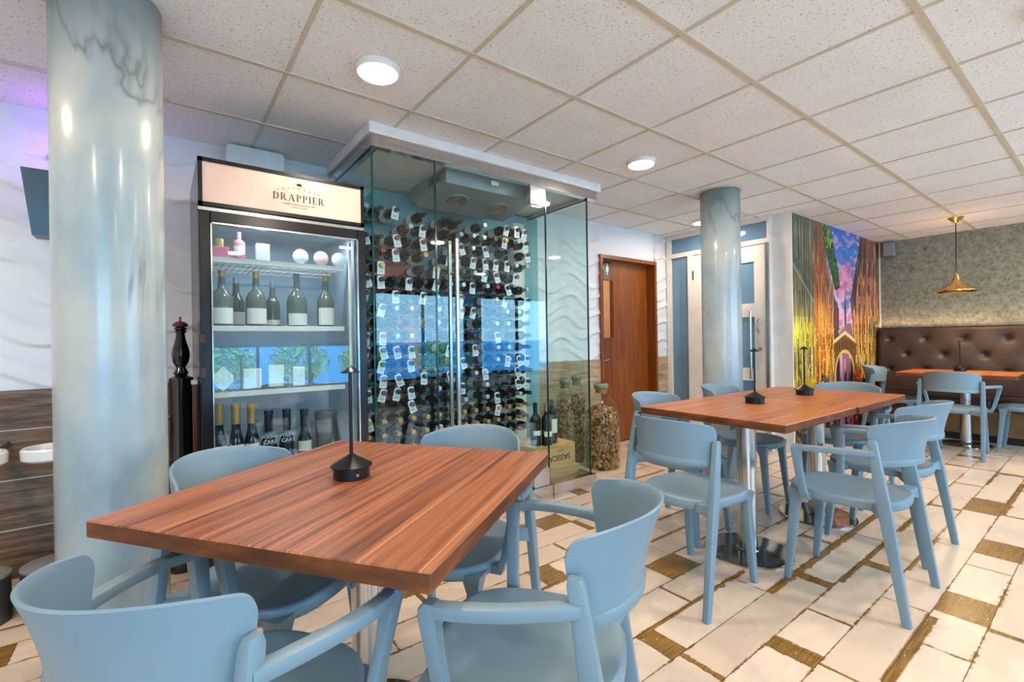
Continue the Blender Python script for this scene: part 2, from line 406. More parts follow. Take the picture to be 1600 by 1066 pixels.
# ------------------------------------------------------------------ room shell
# floor: a grid of reclaimed-plank tiles, each with its own worn edges
def build_floor():
    P0, PW = .342, .1633
    rows = {}
    # (x start, x end, brown?) marks per row; strips: worn edges along the row's upper side (x0, x1, width)
    seams = {0: [2.57, 2.80, 3.20, 3.41, 3.67, 4.23, 5.0, 5.9], 1: [1.14, 1.83, 2.52, 3.42, 4.19, 4.55, 5.47, 5.52, 6.5], 2: [1.2, 1.79, 1.86, 2.17, 2.80, 2.87, 3.5, 4.13, 4.16, 4.9, 5.53, 6.3],
             3: [.85, 1.49, 2.42, 2.47, 3.2, 3.95, 4.56, 5.52, 5.56, 6.0, 6.09, 6.9], 4: [.8, 1.45, 1.54, 2.17, 2.95, 3.7, 4.5, 5.2, 6.26], 5: [.5, 1.1, 1.83, 2.5, 3.3, 4.2, 5.1, 6.0], 6: [.6, 1.3, 1.94, 2.17, 2.9, 3.8, 4.6],
             8: [.7, 1.44, 1.57, 2.4, 3.1, 4.0], 10: [.2, .83, .93, 1.5, 2.06, 2.10, 2.8, 3.6], 11: [.4, 1.1, 1.85, 2.07, 2.9, 3.6], 13: [-.58, -.46, .4, 1.2, 2.0, 2.46, 2.57, 3.16, 3.5, 4.4], 12: [-.6, .3, 1.3, 2.2, 3.0, 3.5, 4.3], -1: [1.84, 2.54, 2.565, 3.4]}
    brown = {(0, 2.57), (0, 3.41), (1, 4.19), (1, 5.47), (2, 1.79), (2, 2.80), (2, 4.13), (3, 2.42), (3, 5.52), (3, 6.0), (4, 1.45), (6, 1.94), (8, 1.44), (10, .83), (10, 2.06), (11, 1.85), (13, -.58), (13, 2.46), (-1, 2.54)}
    strips = [(.505, 1.90, 2.50, .028), (.505, 4.23, 5.23, .022), (.667, 2.9, 3.5, .014), (.84, 2.52, 3.25, .018), (.84, 3.43, 3.80, .02), (.84, 4.1, 4.2, .01), (1.0, 2.17, 3.64, .026), (1.165, 1.49, 2.28, .014),
              (1.65, 2.23, 2.6, .016), (1.81, 2.5, 2.85, .014), (2.46, 3.1, 3.5, .016), (1.49, 2.2, 2.7, .008), (.67, 5.0, 5.55, .01), (1.49, .8, 1.2, .01), (1.32, 3.0, 3.4, .016)]
    verts = []; faces = []; wear = []; plank = []; uvs = []
    g = .0010
    rr = random.Random(11)
    for k in range(-20, 19):
        y0 = P0 + PW * k; y1 = y0 + PW
        if y0 > 3.4: continue
        ss = list(seams.get(k, []))
        lo = (min(ss) if ss else rr.uniform(-.3, .2)); hi = (max(ss) if ss else lo)
        if not ss: ss = [lo]
        x = lo
        while x > -3.05: x -= rr.choice([.32, .48, .62, .62, .9, 1.1]); ss.append(x)
        x = hi
        while x < 7.7: x += rr.choice([.3, .46, .6, .6, .85, 1.1]); ss.append(x)
        ss = sorted(ss)
        for a, b in zip(ss, ss[1:]):
            if b < -3.1 or a > 7.7: continue
            a2, b2 = max(a, -3.1), min(b, 7.75)
            fl = 1. if any(kk == k and abs(xx - a) < .004 for kk, xx in brown) else 0.
            known = k in seams and lo <= a < hi
            if not known and rr.random() < .035: fl = 1. if (b - a) < .5 else 0.
            segs = {a2, b2}
            for (sy, s0, s1, sw) in strips:
                if abs(sy - y1) < .02 or abs(sy - y0) < .02:
                    for sv in (s0, s1):
                        if a2 + .02 < sv < b2 - .02: segs.add(sv)
            segs = sorted(segs); rv = rr.random()
            wx0 = rr.choice([0, 0, 0, .004, .008, .02]); wx1 = rr.choice([0, 0, 0, 0, .005, .012])
            rs = rr.random()
            for i, (c, d) in enumerate(zip(segs, segs[1:])):
                w0 = w1 = 0.
                for (sy, s0, s1, sw) in strips:
                    if s0 - .03 <= (c + d) / 2 <= s1 + .03:
                        if abs(sy - y1) < .02: w1 = sw
                        if abs(sy - y0) < .02: w0 = sw * .25
                if not known and w1 == 0 and rr.random() < .22: w1 = rr.uniform(.006, .024)
                X0 = c + (g if i == 0 else 0); X1 = d - (g if i == len(segs) - 2 else 0)
                n = len(verts)
                verts += [(X0, y0 + g, 0), (X1, y0 + g, 0), (X1, y1 - g, 0), (X0, y1 - g, 0)]
                faces.append((n, n + 1, n + 2, n + 3))
                uu = [(X0 - a, g), (X1 - a, g), (X1 - a, PW - g), (X0 - a, PW - g)]
                uvs += uu
                wear += [(w0, w1, wx0, wx1)] * 4
                plank += [(b - a, PW, rv, fl)] * 4
    nf = len(faces)
    n = len(verts)
    verts += [(-3.1, -3.1, -.003), (7.75, -3.1, -.003), (7.75, 3.5, -.003), (-3.1, 3.5, -.003)]
    faces.append((n, n + 1, n + 2, n + 3)); uvs += [(0, 0)] * 4; wear += [(0, 0, 0, 0)] * 4; plank += [(1, 1, 0, 0)] * 4
    me = bpy.data.meshes.new('floor'); me.from_pydata(verts, [], faces)
    uvl = me.uv_layers.new(name='UVMap'); uvl.data.foreach_set('uv', [c for p in uvs for c in p])
    for nm, dat in (('wear', wear), ('plank', plank)):
        ca = me.color_attributes.new(nm, 'FLOAT_COLOR', 'CORNER')
        ca.data.foreach_set('color', [float(c) for p in dat for c in p])
    me.materials.append(M['floor']); me.materials.append(M['grout'])
    me.polygons[nf].material_index = 1
    o = bpy.data.objects.new('floor', me); COL.objects.link(o); struct(o)
build_floor()

# suspended ceiling: tiles with fissures plus inverted T-bars
mb = MB(); mb.box(-3.1, 7.8, -3.15, 3.5, CEIL, CEIL + .08); struct(mb.build('ceiling', M['ceil']))
mb = MB()
gx = [.4696 + .61 * i for i in range(-6, 13)]; gy = [.4688 + .6033 * i for i in range(-6, 6)]
for x in gx:
    if -3 < x < 7.65: mb.box(x - .009, x + .009, -3.05, 3.37, CEIL - .004, CEIL - .0005)
for y in gy:
    if -3 < y < 3.37: mb.box(-3, 7.65, y - .012, y + .012, CEIL - .0065, CEIL - .0008)
struct(mb.build('trim_1', M['tbar']))

# relief wave wall
def wave_wall(name, x0, x1, z0, z1, y, dx=.022, dz=.0065):
    nx = int((x1 - x0) / dx) + 1; nz = int((z1 - z0) / dz) + 1
    X, Z = np.meshgrid(np.linspace(x0, x1, nx), np.linspace(z0, z1, nz))
    row = np.floor(Z / .6)
    ph = row * 1.9
    w = Z / .108 + .46 * np.sin(2 * PI * X / .56 + .9 * np.sin(2 * PI * Z / .95)) + .26 * np.sin(2 * PI * X / 1.3 + 2)
    f = w - np.floor(w)
    prof = np.where(f < .16, f / .16, ((1 - f) / .84) ** 1.7)
    fade = np.clip(.55 + .6 * np.sin(2 * PI * X / .8 + np.floor(w) * 2.4 + Z * 3), .12, 1)
    Yv = y - .019 * prof * fade
    vs = np.stack([X, Yv, Z], -1).reshape(-1, 3)
    idx = np.arange(nx * nz).reshape(nz, nx)
    f = np.stack([idx[:-1, :-1], idx[:-1, 1:], idx[1:, 1:], idx[1:, :-1]], -1).reshape(-1, 4)
    me = bpy.data.meshes.new(name); me.from_pydata(vs.tolist(), [], f.tolist()); me.materials.append(M['wave'])
    me.polygons.foreach_set('use_smooth', [True] * len(me.polygons))
    o = bpy.data.objects.new(name, me); COL.objects.link(o); return struct(o)
DX0, DX1, DZ = 3.70, 4.66, 2.05   # restroom door opening
wave_wall('wall_north', -2.2, DX0, .94, CEIL, 3.37)
wave_wall('wall_north_corner', DX1, 4.9, .94, CEIL, 3.37)
mb = MB(); mb.box(DX0, DX1, 3.37, 3.47, DZ, CEIL); struct(mb.build('wall_north_lintel', M['wave']))
mb = MB(); mb.box(-3.1, DX0, 3.375, 3.5, 0, CEIL); mb.box(DX1, 5.0, 3.375, 3.5, 0, CEIL); struct(mb.build('wall_north_core', M['white']))
mb = MB(); mb.box(-2.9, DX0, 3.355, 3.374, 0, .94); mb.box(DX1, 4.9, 3.355, 3.374, 0, .94); struct(mb.build('wall_north_wainscot', M['wains']))

# wall behind door (corridor beyond glimpsed through vision panel)
mb = MB(); mb.box(3.3, 5.2, 4.3, 4.35, 0, CEIL); mb.box(3.3, 3.35, 3.5, 4.3, 0, CEIL); mb.box(5.15, 5.2, 3.5, 4.3, 0, CEIL); mb.box(3.3, 5.2, 3.5, 4.35, CEIL, CEIL + .05); mb.box(3.3, 5.2, 3.5, 4.35, -.06, -.004); struct(mb.build('wall_corridor', plain('corridor_cream', rgb(226, 196, 156), .6)))
mb = MB(); mb.box(-3.15, -3.0, -3.1, 3.4, 0, CEIL); struct(mb.build('wall_west', M['white']))
# east stone wall
mb = MB(); mb.box(7.65, 7.75, -3.1, 2.05, 0, CEIL); struct(mb.build('wall_east', M['stone']))
# block that carries the mural: end face towards the room, mural face
mb = MB(); mb.box(4.95, 5.05, 2.0, 2.165, 0, CEIL); mb.box(5.0, 7.7, 2.002, 2.10, 0, CEIL); struct(mb.build('wall_mural_block', M['frame']))

# mural: painted canal street at dusk
def build_mural():
    x0, x1, z0, z1 = 4.955, 7.65, 0.01, CEIL
    nx, nz = 340, 300
    xs = np.linspace(x0, x1, nx); zs = np.linspace(z0, z1, nz)
    X, Z = np.meshgrid(xs, zs)
    img = np.zeros((nz, nx, 3))
    rng = np.random.default_rng(3)
    def vnoise(sx, sz, seed=0):
        r = np.random.default_rng(seed); gx_ = int((x1 - x0) / sx) + 3; gz_ = int((z1 - z0) / sz) + 3
        g = r.random((gz_, gx_)); u = (X - x0) / sx; v = (Z - z0) / sz
        i = u.astype(int); j = v.astype(int); fu = u - i; fv = v - j
        fu = fu * fu * (3 - 2 * fu); fv = fv * fv * (3 - 2 * fv)
        return (g[j, i] * (1 - fu) + g[j, i + 1] * fu) * (1 - fv) + (g[j + 1, i] * (1 - fu) + g[j + 1, i + 1] * fu) * fv
    def C(r, g, b): return np.array(lin((r / 255, g / 255, b / 255)))
    def inside(poly):
        m = np.zeros(X.shape, bool); n = len(poly)
        for a in range(n):
            (xa, za), (xb, zb) = poly[a], poly[(a + 1) % n]
            c = ((za > Z) != (zb > Z))
            with np.errstate(all='ignore'): xi = (xb - xa) * (Z - za) / (zb - za + 1e-12) + xa
            m ^= c & (X < xi)
        return m
    def put(m, col, k=1.):
        col = np.asarray(col)
        if np.isscalar(k): img[m] = img[m] * (1 - k) + (col if col.ndim == 1 else col[m]) * k
        else: img[m] = img[m] * (1 - k[m][:, None]) + (col if col.ndim == 1 else col[m]) * k[m][:, None]
    def grad(stops):
        z = np.array([s[0] for s in stops]); c = np.array([C(*s[1]) for s in stops])
        return np.stack([np.interp(Z, z, c[:, i]) for i in range(3)], -1)
    # sky
    img[:] = grad([(.9, (250, 150, 120)), (1.15, (246, 150, 150)), (1.35, (236, 160, 190)), (1.55, (210, 200, 215)), (1.75, (214, 130, 170)), (1.95, (120, 130, 200)), (2.15, (50, 130, 205)), (2.4, (24, 104, 190))])
    cl = vnoise(.22, .10, 5) * .6 + vnoise(.09, .05, 6) * .4
    put((cl > .52) & (Z > 1.5) & (Z < 2.0), C(236, 130, 160), .75)
    put((cl < .38) & (Z > 1.2) & (Z < 2.0), C(100, 110, 180), .6)
    # left facades
    wn = vnoise(.03, .14, 8)
    put(X < 5.56, grad([(0, (60, 56, 20)), (.6, (170, 140, 30)), (.9, (226, 190, 40)), (1.2, (232, 196, 50)), (1.5, (150, 130, 60)), (1.8, (110, 110, 74)), (2.4, (96, 110, 104))]))
    b2 = inside([(5.50, 2.42), (5.74, 2.42), (5.86, 1.95), (5.83, .4), (5.5, .4)])
    put(b2, grad([(.4, (120, 60, 20)), (.7, (210, 130, 30)), (1.0, (246, 150, 40)), (1.3, (240, 130, 50)), (1.6, (176, 92, 60)), (2.4, (120, 84, 70))]))
    b3 = inside([(5.82, 2.0), (6.06, 1.68), (6.04, .45), (5.8, .45)])
    put(b3, grad([(.4, (150, 80, 20)), (.8, (236, 160, 40)), (1.2, (240, 150, 60)), (1.6, (190, 130, 100)), (2.0, (160, 120, 110))]))
    put(inside([(6.04, 1.62), (6.2, 1.46), (6.2, 1.1), (6.04, 1.0)]), C(96, 66, 70))
    put((X < 6.06) & (Z > .45) & (wn > .62) & (img[..., 0] > .1) & ~inside([(5.78, 2.4), (6.06, 2.3), (6.24, 1.83), (6.2, 1.69), (6.06, 1.72), (5.86, 2.0)]), C(90, 50, 24), .35)
    for a, b, c in ((4.97, 5.04, .5), (5.1, 5.17, .5), (5.24, 5.29, .5), (5.36, 5.41, .5), (5.46, 5.5, .5)):
        for zl, zh in ((.72, 1.04), (1.3, 1.62), (1.92, 2.36)):
            m = (X > a) & (X < b) & (Z > zl) & (Z < zh)
            put(m, C(44, 56, 56) if zl > 1.2 else C(86, 66, 20), .85)
            put(((abs(X - a) < .01) | (abs(X - b) < .01)) & (Z > zl) & (Z < zh), C(176, 168, 120), .6)
    put(inside([(4.95, 2.06), (5.5, 1.62), (5.5, 1.52), (4.95, 1.92)]), C(78, 88, 88), .9)
    put(inside([(4.95, 1.93), (5.5, 1.53), (5.5, 1.50), (4.95, 1.89)]), C(190, 184, 140), .8)
    for a in (5.58, 5.66, 5.74, 5.88, 5.96):
        for zl, zh in ((.62, .84), (1.0, 1.16), (1.3, 1.46), (1.62, 1.78)):
            put((X > a) & (X < a + .03) & (Z > zl) & (Z < zh) & (X < 6.05 - max(0, (zl - 1.5)) * .9), C(84, 44, 20), .75)
    gl = np.exp(-((X - 5.08) ** 2 + (Z - 1.2) ** 2) / .03); put(gl > .05, C(255, 240, 90), np.clip(gl, 0, .9))
    gl = np.exp(-((X - 5.70) ** 2 + (Z - 1.32) ** 2) / .03); put(gl > .05, C(255, 170, 60), np.clip(gl, 0, .9))
    put((abs(X - 5.1) < .012) & (Z > .55) & (Z < 1.14), C(26, 40, 36))
    put((abs(X - 5.1) < .05) & (Z > 1.13) & (Z < 1.22) & (vnoise(.02, .02, 3) > .45), C(250, 226, 80))
    # right facades
    rb = inside([(6.98, 2.42), (7.7, 2.42), (7.7, .35), (6.66, .5), (6.62, 1.34), (6.72, 1.62)])
    put(rb, grad([(.4, (130, 60, 16)), (.7, (230, 170, 40)), (1.0, (240, 180, 60)), (1.3, (226, 140, 70)), (1.7, (190, 110, 90)), (2.1, (170, 100, 90)), (2.4, (150, 96, 90))]))
    put(rb & (vnoise(.045, .2, 21) > .6), C(240, 190, 130), .5)
    put(rb & (vnoise(.04, .25, 22) > .62), C(60, 70, 54), .7)
    put(inside([(6.96, 2.40), (7.12, 2.40), (6.86, 1.86), (6.62, 1.34), (6.56, 1.56)]), C(70, 62, 66), .9)
    for k in range(7):
        zz = .68 + k * .24
        for a in (6.72, 6.86, 7.02, 7.2, 7.38):
            if zz < 1.3 or a > 6.62 + (zz - 1.3) * .4:
                put(rb & (X > a) & (X < a + .045) & (Z > zz) & (Z < zz + .14), C(70, 40, 30) if k < 3 else C(44, 60, 50), .8)
    put(rb & inside([(7.36, 1.32), (7.6, 1.36), (7.64, 1.1), (7.52, .98), (7.38, 1.15)]) & (vnoise(.03, .03, 30) > .35), C(60, 110, 40), .9)
    put(rb & (X > 7.5) & (vnoise(.03, .09, 31) > .45) & (Z > 1.3), C(56, 70, 40), .8)
    # tower, roofs
    put(inside([(6.36, 1.1), (6.37, 1.5), (6.395, 1.68), (6.42, 1.5), (6.44, 1.1)]), C(60, 74, 110))
    put(inside([(6.16, 1.08), (6.2, 1.2), (6.34, 1.28), (6.56, 1.3), (6.68, 1.1)]), C(130, 104, 110))
    put(inside([(6.16, 1.2), (6.36, 1.30), (6.38, 1.26), (6.2, 1.17)]), C(200, 170, 160), .8)
    # tree
    tr = inside([(5.72, 2.42), (6.0, 2.34), (6.1, 2.1), (6.22, 1.85), (6.24, 1.70), (6.10, 1.66), (5.94, 1.9), (5.82, 2.1)])
    ln = vnoise(.035, .035, 12)
    put(tr, C(24, 56, 40)); put(tr & (ln > .5), C(40, 84, 48)); l2 = vnoise(.02, .02, 13); put(tr & (l2 > .6), C(70, 130, 60), .8); put(tr & (l2 > .55) & (ln > .45) & (Z > 2.12), C(140, 190, 80), .8)
    # water
    wat = inside([(4.95, .50), (5.5, .60), (6.0, .72), (6.7, .66), (7.7, .5), (7.7, 0), (4.95, 0)])
    put(wat, C(34, 26, 24))
    rf = vnoise(.05, .12, 40) * .5 + vnoise(.025, .03, 41) * .5
    put(wat & (rf > .55) & (X < 6.0), C(150, 110, 30), .7); put(wat & (rf > .56) & (X > 6.6), C(170, 90, 30), .7)
    put(wat & (rf > .48) & (X > 6.1) & (X < 6.6), C(120, 100, 160), .8)
    put(wat & (vnoise(.06, .05, 50) > .66), C(200, 70, 30), .7)
    # bridge
    put(inside([(6.02, .9), (6.03, 1.09), (6.38, 1.20), (6.72, 1.09), (6.72, .88), (6.7, .5), (6.06, .5)]), C(120, 84, 40))
    put(inside([(6.02, 1.06), (6.03, 1.10), (6.38, 1.21), (6.72, 1.10), (6.72, 1.06), (6.38, 1.165)]), C(230, 200, 150))
    for a in np.arange(6.09, 6.68, .085): put((X > a) & (X < a + .05) & (Z > .98) & (Z < 1.06 + .05 * (1 - abs(X - 6.38) / .34)), C(70, 60, 40), .8)
    ar = (((X - 6.36) / .27) ** 2 + (np.maximum(Z - .72, 0) / .23) ** 2 < 1) & (Z > .42)
    put((((X - 6.36) / .31) ** 2 + (np.maximum(Z - .72, 0) / .27) ** 2 < 1) & (Z > .45), C(206, 176, 96))
    put(ar, C(52, 40, 40))
    a2 = ar & (abs(X - 6.37) < .17)
    put(a2, grad([(.3, (60, 44, 50)), (.6, (120, 90, 110)), (.85, (210, 150, 170)), (1.0, (230, 170, 170))]))
    put(a2 & (vnoise(.04, .2, 60) > .6), C(80, 56, 60), .7)
    put((abs(X - 6.38) < .03) & (Z > .55) & (Z < .72), C(30, 24, 26))
    # boats
    put(inside([(5.80, .56), (6.02, .66), (6.04, .76), (5.95, .70), (5.78, .62)]), C(150, 30, 16)); put(inside([(6.68, .60), (6.80, .58), (6.90, .68), (6.82, .78), (6.72, .72)]), C(180, 24, 20))
    put(inside([(7.25, .44), (7.5, .40), (7.66, .52), (7.56, .66), (7.44, .54)]), C(170, 20, 18)); put(inside([(6.72, .50), (7.0, .36), (7.3, .42), (7.34, .6), (7.0, .62)]), C(22, 14, 14))
    put(inside([(5.5, .4), (5.8, .5), (5.9, .7), (5.7, .74), (5.5, .6)]) & (vnoise(.04, .04, 70) > .4), C(60, 36, 18))
    cl2 = vnoise(.12, .05, 90) * .6 + vnoise(.05, .025, 91) * .4
    sk = (img[..., 2] > .35) & (X > 5.9) & (X < 7.0) & (Z > 1.25)
    put(sk & (cl2 > .56), C(250, 190, 200), .45); put(sk & (cl2 < .36), C(70, 80, 150), .4)
    st = vnoise(.018, .22, 92); bld = ((X < 6.06) | (X > 6.7)) & (Z > .6) & ~sk & ~tr
    put(bld & (st > .66), C(46, 34, 26), .55); put(bld & (st < .24), C(236, 200, 130), .28)
    lt = vnoise(.02, .02, 93); put((lt > .8) & bld & (Z < 1.25), C(255, 220, 120), .6)
    up = (X < 5.5) & (Z > 1.35); put(up, C(58, 74, 74), .38)
    grain = (vnoise(.016, .03, 80) - .5)[..., None] * .3 + .97
    img[:] = np.clip(img * grain, 0, 1)
    vs = np.stack([X, np.full_like(X, 1.999), Z], -1).reshape(-1, 3)
    idx = np.arange(nx * nz).reshape(nz, nx)
    f = np.stack([idx[:-1, :-1], idx[:-1, 1:], idx[1:, 1:], idx[1:, :-1]], -1).reshape(-1, 4)
    me = bpy.data.meshes.new('wall_mural'); me.from_pydata(vs.tolist(), [], f.tolist())
    ca = me.color_attributes.new('print', 'FLOAT_COLOR', 'POINT')
    rgba = np.concatenate([img.reshape(-1, 3), np.ones((nx * nz, 1))], 1)
    ca.data.foreach_set('color', rgba.ravel().tolist())
    me.materials.append(m_attr('printed_canal_mural', 'print', .4))
    o = bpy.data.objects.new('wall_mural', me); COL.objects.link(o); struct(o)
build_mural()
mb = MB(); mb.box(7.635, 7.65, 1.985, 1.999, 0, CEIL); mb.box(4.945, 4.96, 1.985, 1.999, 0, CEIL); struct(mb.build('trim_2', M['frame']))

# glazed partition with white door (x = 4.9, between wave wall and mural block)
def boxes(name, mat, lst, parent=None, b=0):
    m_ = MB()
    for q in lst: (m_.rbox(*q, b) if b else m_.box(*q))
    return m_.build(name, mat, parent)
wf = struct(boxes('window_1', M['frame'], [(4.88, 4.96, 3.30, 3.354, 0, CEIL - .001), (4.88, 4.96, 2.1905, 3.2995, 2.325, CEIL - .001), (4.88, 4.96, 2.1905, 3.2995, 2.10, 2.15), (4.88, 4.96, 3.02, 3.075, 0, 2.0995), (4.88, 4.96, 2.166, 2.19, 0, CEIL - .001), (4.90, 4.95, 3.0755, 3.2995, 0, .10)], b=.0))
boxes('pane', M['gl_dark'], [(4.915, 4.92, 2.19, 3.30, 2.15, 2.325), (4.915, 4.92, 3.075, 3.30, .1, 2.10)], wf)
dr = struct(boxes('door_2', M['frame'], [
    (4.89, 4.93, 2.89, 3.015, .01, 2.095), (4.89, 4.93, 2.215, 2.325, .01, 2.095), (4.89, 4.93, 2.325, 2.89, 1.93, 2.095), (4.89, 4.93, 2.325, 2.89, 1.36, 1.50), (4.89, 4.93, 2.325, 2.89, .70, .83), (4.89, 4.93, 2.325, 2.89, .01, .16)], b=.0))
boxes('pane', M['gl_dark'], [(4.905, 4.91, 2.325, 2.89, 1.50, 1.93), (4.905, 4.91, 2.325, 2.89, .83, 1.36), (4.905, 4.91, 2.325, 2.89, .16, .70)], dr)
mb = MB(); mb.tube([(4.84, 2.345, .72), (4.84, 2.345, 1.42)], .013, 10)
for z in (.82, 1.32): mb.tube([(4.84, 2.345, z), (4.90, 2.345, z)], .008, 8)
mb.build('pull_bar', M['handle'], dr, True)
mb = MB(); mb.lathe([(.02, 0), (.02, .012)], 12, M=rot('Y', -PI / 2, (4.89, 2.27, 1.03))); mb.tube([(4.88, 2.27, 1.20), (4.85, 2.275, 1.21), (4.85, 2.275, 1.33), (4.88, 2.27, 1.34)], .007); mb.build('lock_and_lever', M['handle'], dr, True)
struct(boxes('trim_3', M['aluminium'], [(4.86, 4.89, 2.17, 2.20, .0, 2.1)]))
boxes('hinge', M['handle'], [(4.882, 4.892, 3.00, 3.02, 1.82, 1.92), (4.882, 4.892, 3.00, 3.02, .3, .4)], dr)
mb = MB(); mb.box(5.6, 5.65, 2.1, 3.5, 0, CEIL); mb.box(5.0, 5.6, 3.45, 3.5, 0, CEIL); struct(mb.build('wall_vestibule', M['greyst']))

# restroom door, recessed in its frame
fr = struct(boxes('door_1', M['doorwood'], [(DX0, DX0 + .035, 3.335, 3.50, 0, DZ - .0402), (DX1 - .035, DX1, 3.335, 3.50, 0, DZ - .0402), (DX0, DX1, 3.335, 3.50, DZ - .04, DZ)], b=.001))
lf = MB(); YL = 3.455
a, b_, c_, d_ = DX0 + .105, DX0 + .315, 1.17, 1.80
for q in [(DX0 + .035, a, YL, YL + .04, .01, DZ - .04), (b_, DX1 - .035, YL, YL + .04, .01, DZ - .04), (a, b_, YL, YL + .04, .01, c_), (a, b_, YL, YL + .04, d_, DZ - .04)]: lf.box(*q)
leaf = lf.build('door_leaf', M['doorwood'], fr)
boxes('vision_frame', M['doorwood'], [(a - .02, a, YL - .012, YL, c_ - .02, d_ + .02), (b_, b_ + .02, YL - .012, YL, c_ - .02, d_ + .02), (a, b_, YL - .012, YL, c_ - .02, c_), (a, b_, YL - .012, YL, d_, d_ + .02)], leaf)
boxes('vision_glass', M['gl_win'], [(a, b_, YL + .018, YL + .022, c_, d_)], leaf)
mb = MB(); mb.lathe([(.024, 0), (.024, .012), (.01, .014), (.01, .05)], 14, M=rot('X', PI / 2, (DX0 + .065, YL, .93)))
mb.tube([(DX0 + .065, YL - .05, .93), (DX0 + .12, YL - .055, .922), (DX0 + .18, YL - .05, .934)], .009); mb.build('lever_handle', M['handle'], leaf, True)
# sign with two figures
sg = boxes('restroom_sign', M['blackgloss'], [(3.80, 3.975, YL - .006, YL - .001, 1.80, 2.0)])
tag(sg, 'black restroom sign with white man and woman figures high on brown door', 'sign')
mb = MB(); ys = YL - .0085
for cx, fem in ((3.845, 0), (3.925, 1)):
    mb.lathe([(.0095, 0), (.0095, .002)], 12, M=rot('X', PI / 2, (cx, ys + .002, 1.975)))
    if fem: poly = [(cx - .011, 1.962), (cx + .011, 1.962), (cx + .026, 1.915), (cx + .02, 1.912), (cx + .012, 1.935), (cx + .024, 1.893), (cx + .010, 1.893), (cx + .010, 1.855), (cx + .002, 1.855), (cx + .002, 1.893), (cx - .002, 1.893), (cx - .002, 1.855), (cx - .010, 1.855), (cx - .010, 1.893), (cx - .024, 1.893), (cx - .012, 1.935), (cx - .02, 1.912), (cx - .026, 1.915)]
    else: poly = [(cx - .018, 1.962), (cx + .018, 1.962), (cx + .022, 1.912), (cx + .016, 1.912), (cx + .012, 1.945), (cx + .012, 1.855), (cx + .003, 1.855), (cx + .003, 1.908), (cx - .003, 1.908), (cx - .003, 1.855), (cx - .012, 1.855), (cx - .012, 1.945), (cx - .016, 1.912), (cx - .022, 1.912)]
    n_ = len(mb.v); mb.add([(x, ys, z) for x, z in poly], [tuple(range(len(poly)))])
mb.add([(3.885, ys, 1.85), (3.889, ys, 1.85), (3.889, ys, 1.985), (3.885, ys, 1.985)], [(0, 1, 2, 3)])
mb.build('pictogram', M['textw'], sg)
text_mesh('lettering', 'RESTROOM', .026, M['textw'], sg, face_my(3.8875, YL - .0075, 1.815))

# south window wall (behind the camera) with three openings onto the terrace
YS = -3.0
wins = [(.45, 2.75, .42, 1.16), (3.05, 5.0, .42, 2.1), (5.3, 7.3, .42, 2.1), (-2.6, 0.0, .42, 2.1)]
xs_ = sorted(wins); mb = MB(); px = -3.1
for (a, b, c, d) in xs_:
    mb.box(px, a, YS - .12, YS, 0, CEIL); mb.box(a, b, YS - .12, YS, 0, c); mb.box(a, b, YS - .12, YS, d, CEIL); px = b
mb.box(px, 7.75, YS - .12, YS, 0, CEIL); struct(mb.build('wall_south', plain('south_wall_grey', rgb(150, 158, 164), .6)))
for i, (a, b, c, d) in enumerate(wins):
    n = 3 if b - a > 2.1 else 2
    L_ = [(a, b, YS - .09, YS - .03, c, c + .05), (a, b, YS - .09, YS - .03, d - .05, d), (a, a + .05, YS - .09, YS - .03, c, d), (b - .05, b, YS - .09, YS - .03, c, d)]
    for k in range(1, n): xm = a + (b - a) * k / n; L_.append((xm - .02, xm + .02, YS - .09, YS - .03, c, d))
    w_ = struct(boxes('window_%d' % (i + 2), M['darkplug'], L_)); boxes('pane', M['gl_win'], [(a, b, YS - .062, YS - .058, c, d)], w_)
# terrace outside
mb = MB(); mb.box(-8, 14, -16, YS - .12, -.06, -.01); struct(mb.build('floor_terrace', M['deck']))
mb = MB(); mb.box(-8, 14, -9.1, -9.0, -.05, 1.15); struct(mb.build('wall_terrace', M['terr']))
def bush(x, y, s, lab):
    t = thing('terrace_bush', lab, 'bush', (x, y, 0), group='bushes on the terrace outside')
    mb = MB(); mb.rbox(-.3 * s, .3 * s, -.3 * s, .3 * s, 0, .3, .01); mb.build('planter', M['trunk'], t)
    mb = MB(); rr = random.Random(int(x * 10))
    for k in range(900):
        u = rr.uniform(-1, 1); th = rr.uniform(0, 2 * PI); r = s * .55 * (rr.uniform(.55, 1)) ; q = math.sqrt(1 - u * u)
        cx, cy, cz = r * q * math.cos(th), r * q * math.sin(th), .78 + r * u * .75
        d = Vector((rr.uniform(-1, 1), rr.uniform(-1, 1), rr.uniform(-1, 1))).normalized(); e = d.orthogonal().normalized()
        a = .045; c = Vector((cx, cy, cz)); mb.add([c - d * a, c + e * a * .5, c + d * a, c - e * a * .5], [(0, 1, 2, 3)])
    mb.build('foliage', M['leafm'], t)
for i, (x, y, s) in enumerate([(1.0, -5.2, 1.0), (2.35, -5.3, 1.1), (3.6, -5.2, .9), (5.4, -5.4, 1.05), (-1.0, -5.3, 1.0)]):
    bush(x, y, s, ['rounded green bush in dark planter, outside the low window, left one', 'rounded green bush in dark planter, outside the low window, right one', 'small green bush in dark planter outside the pier between windows', 'green bush in dark planter outside the far right window', 'green bush in dark planter outside the far left window'][i])

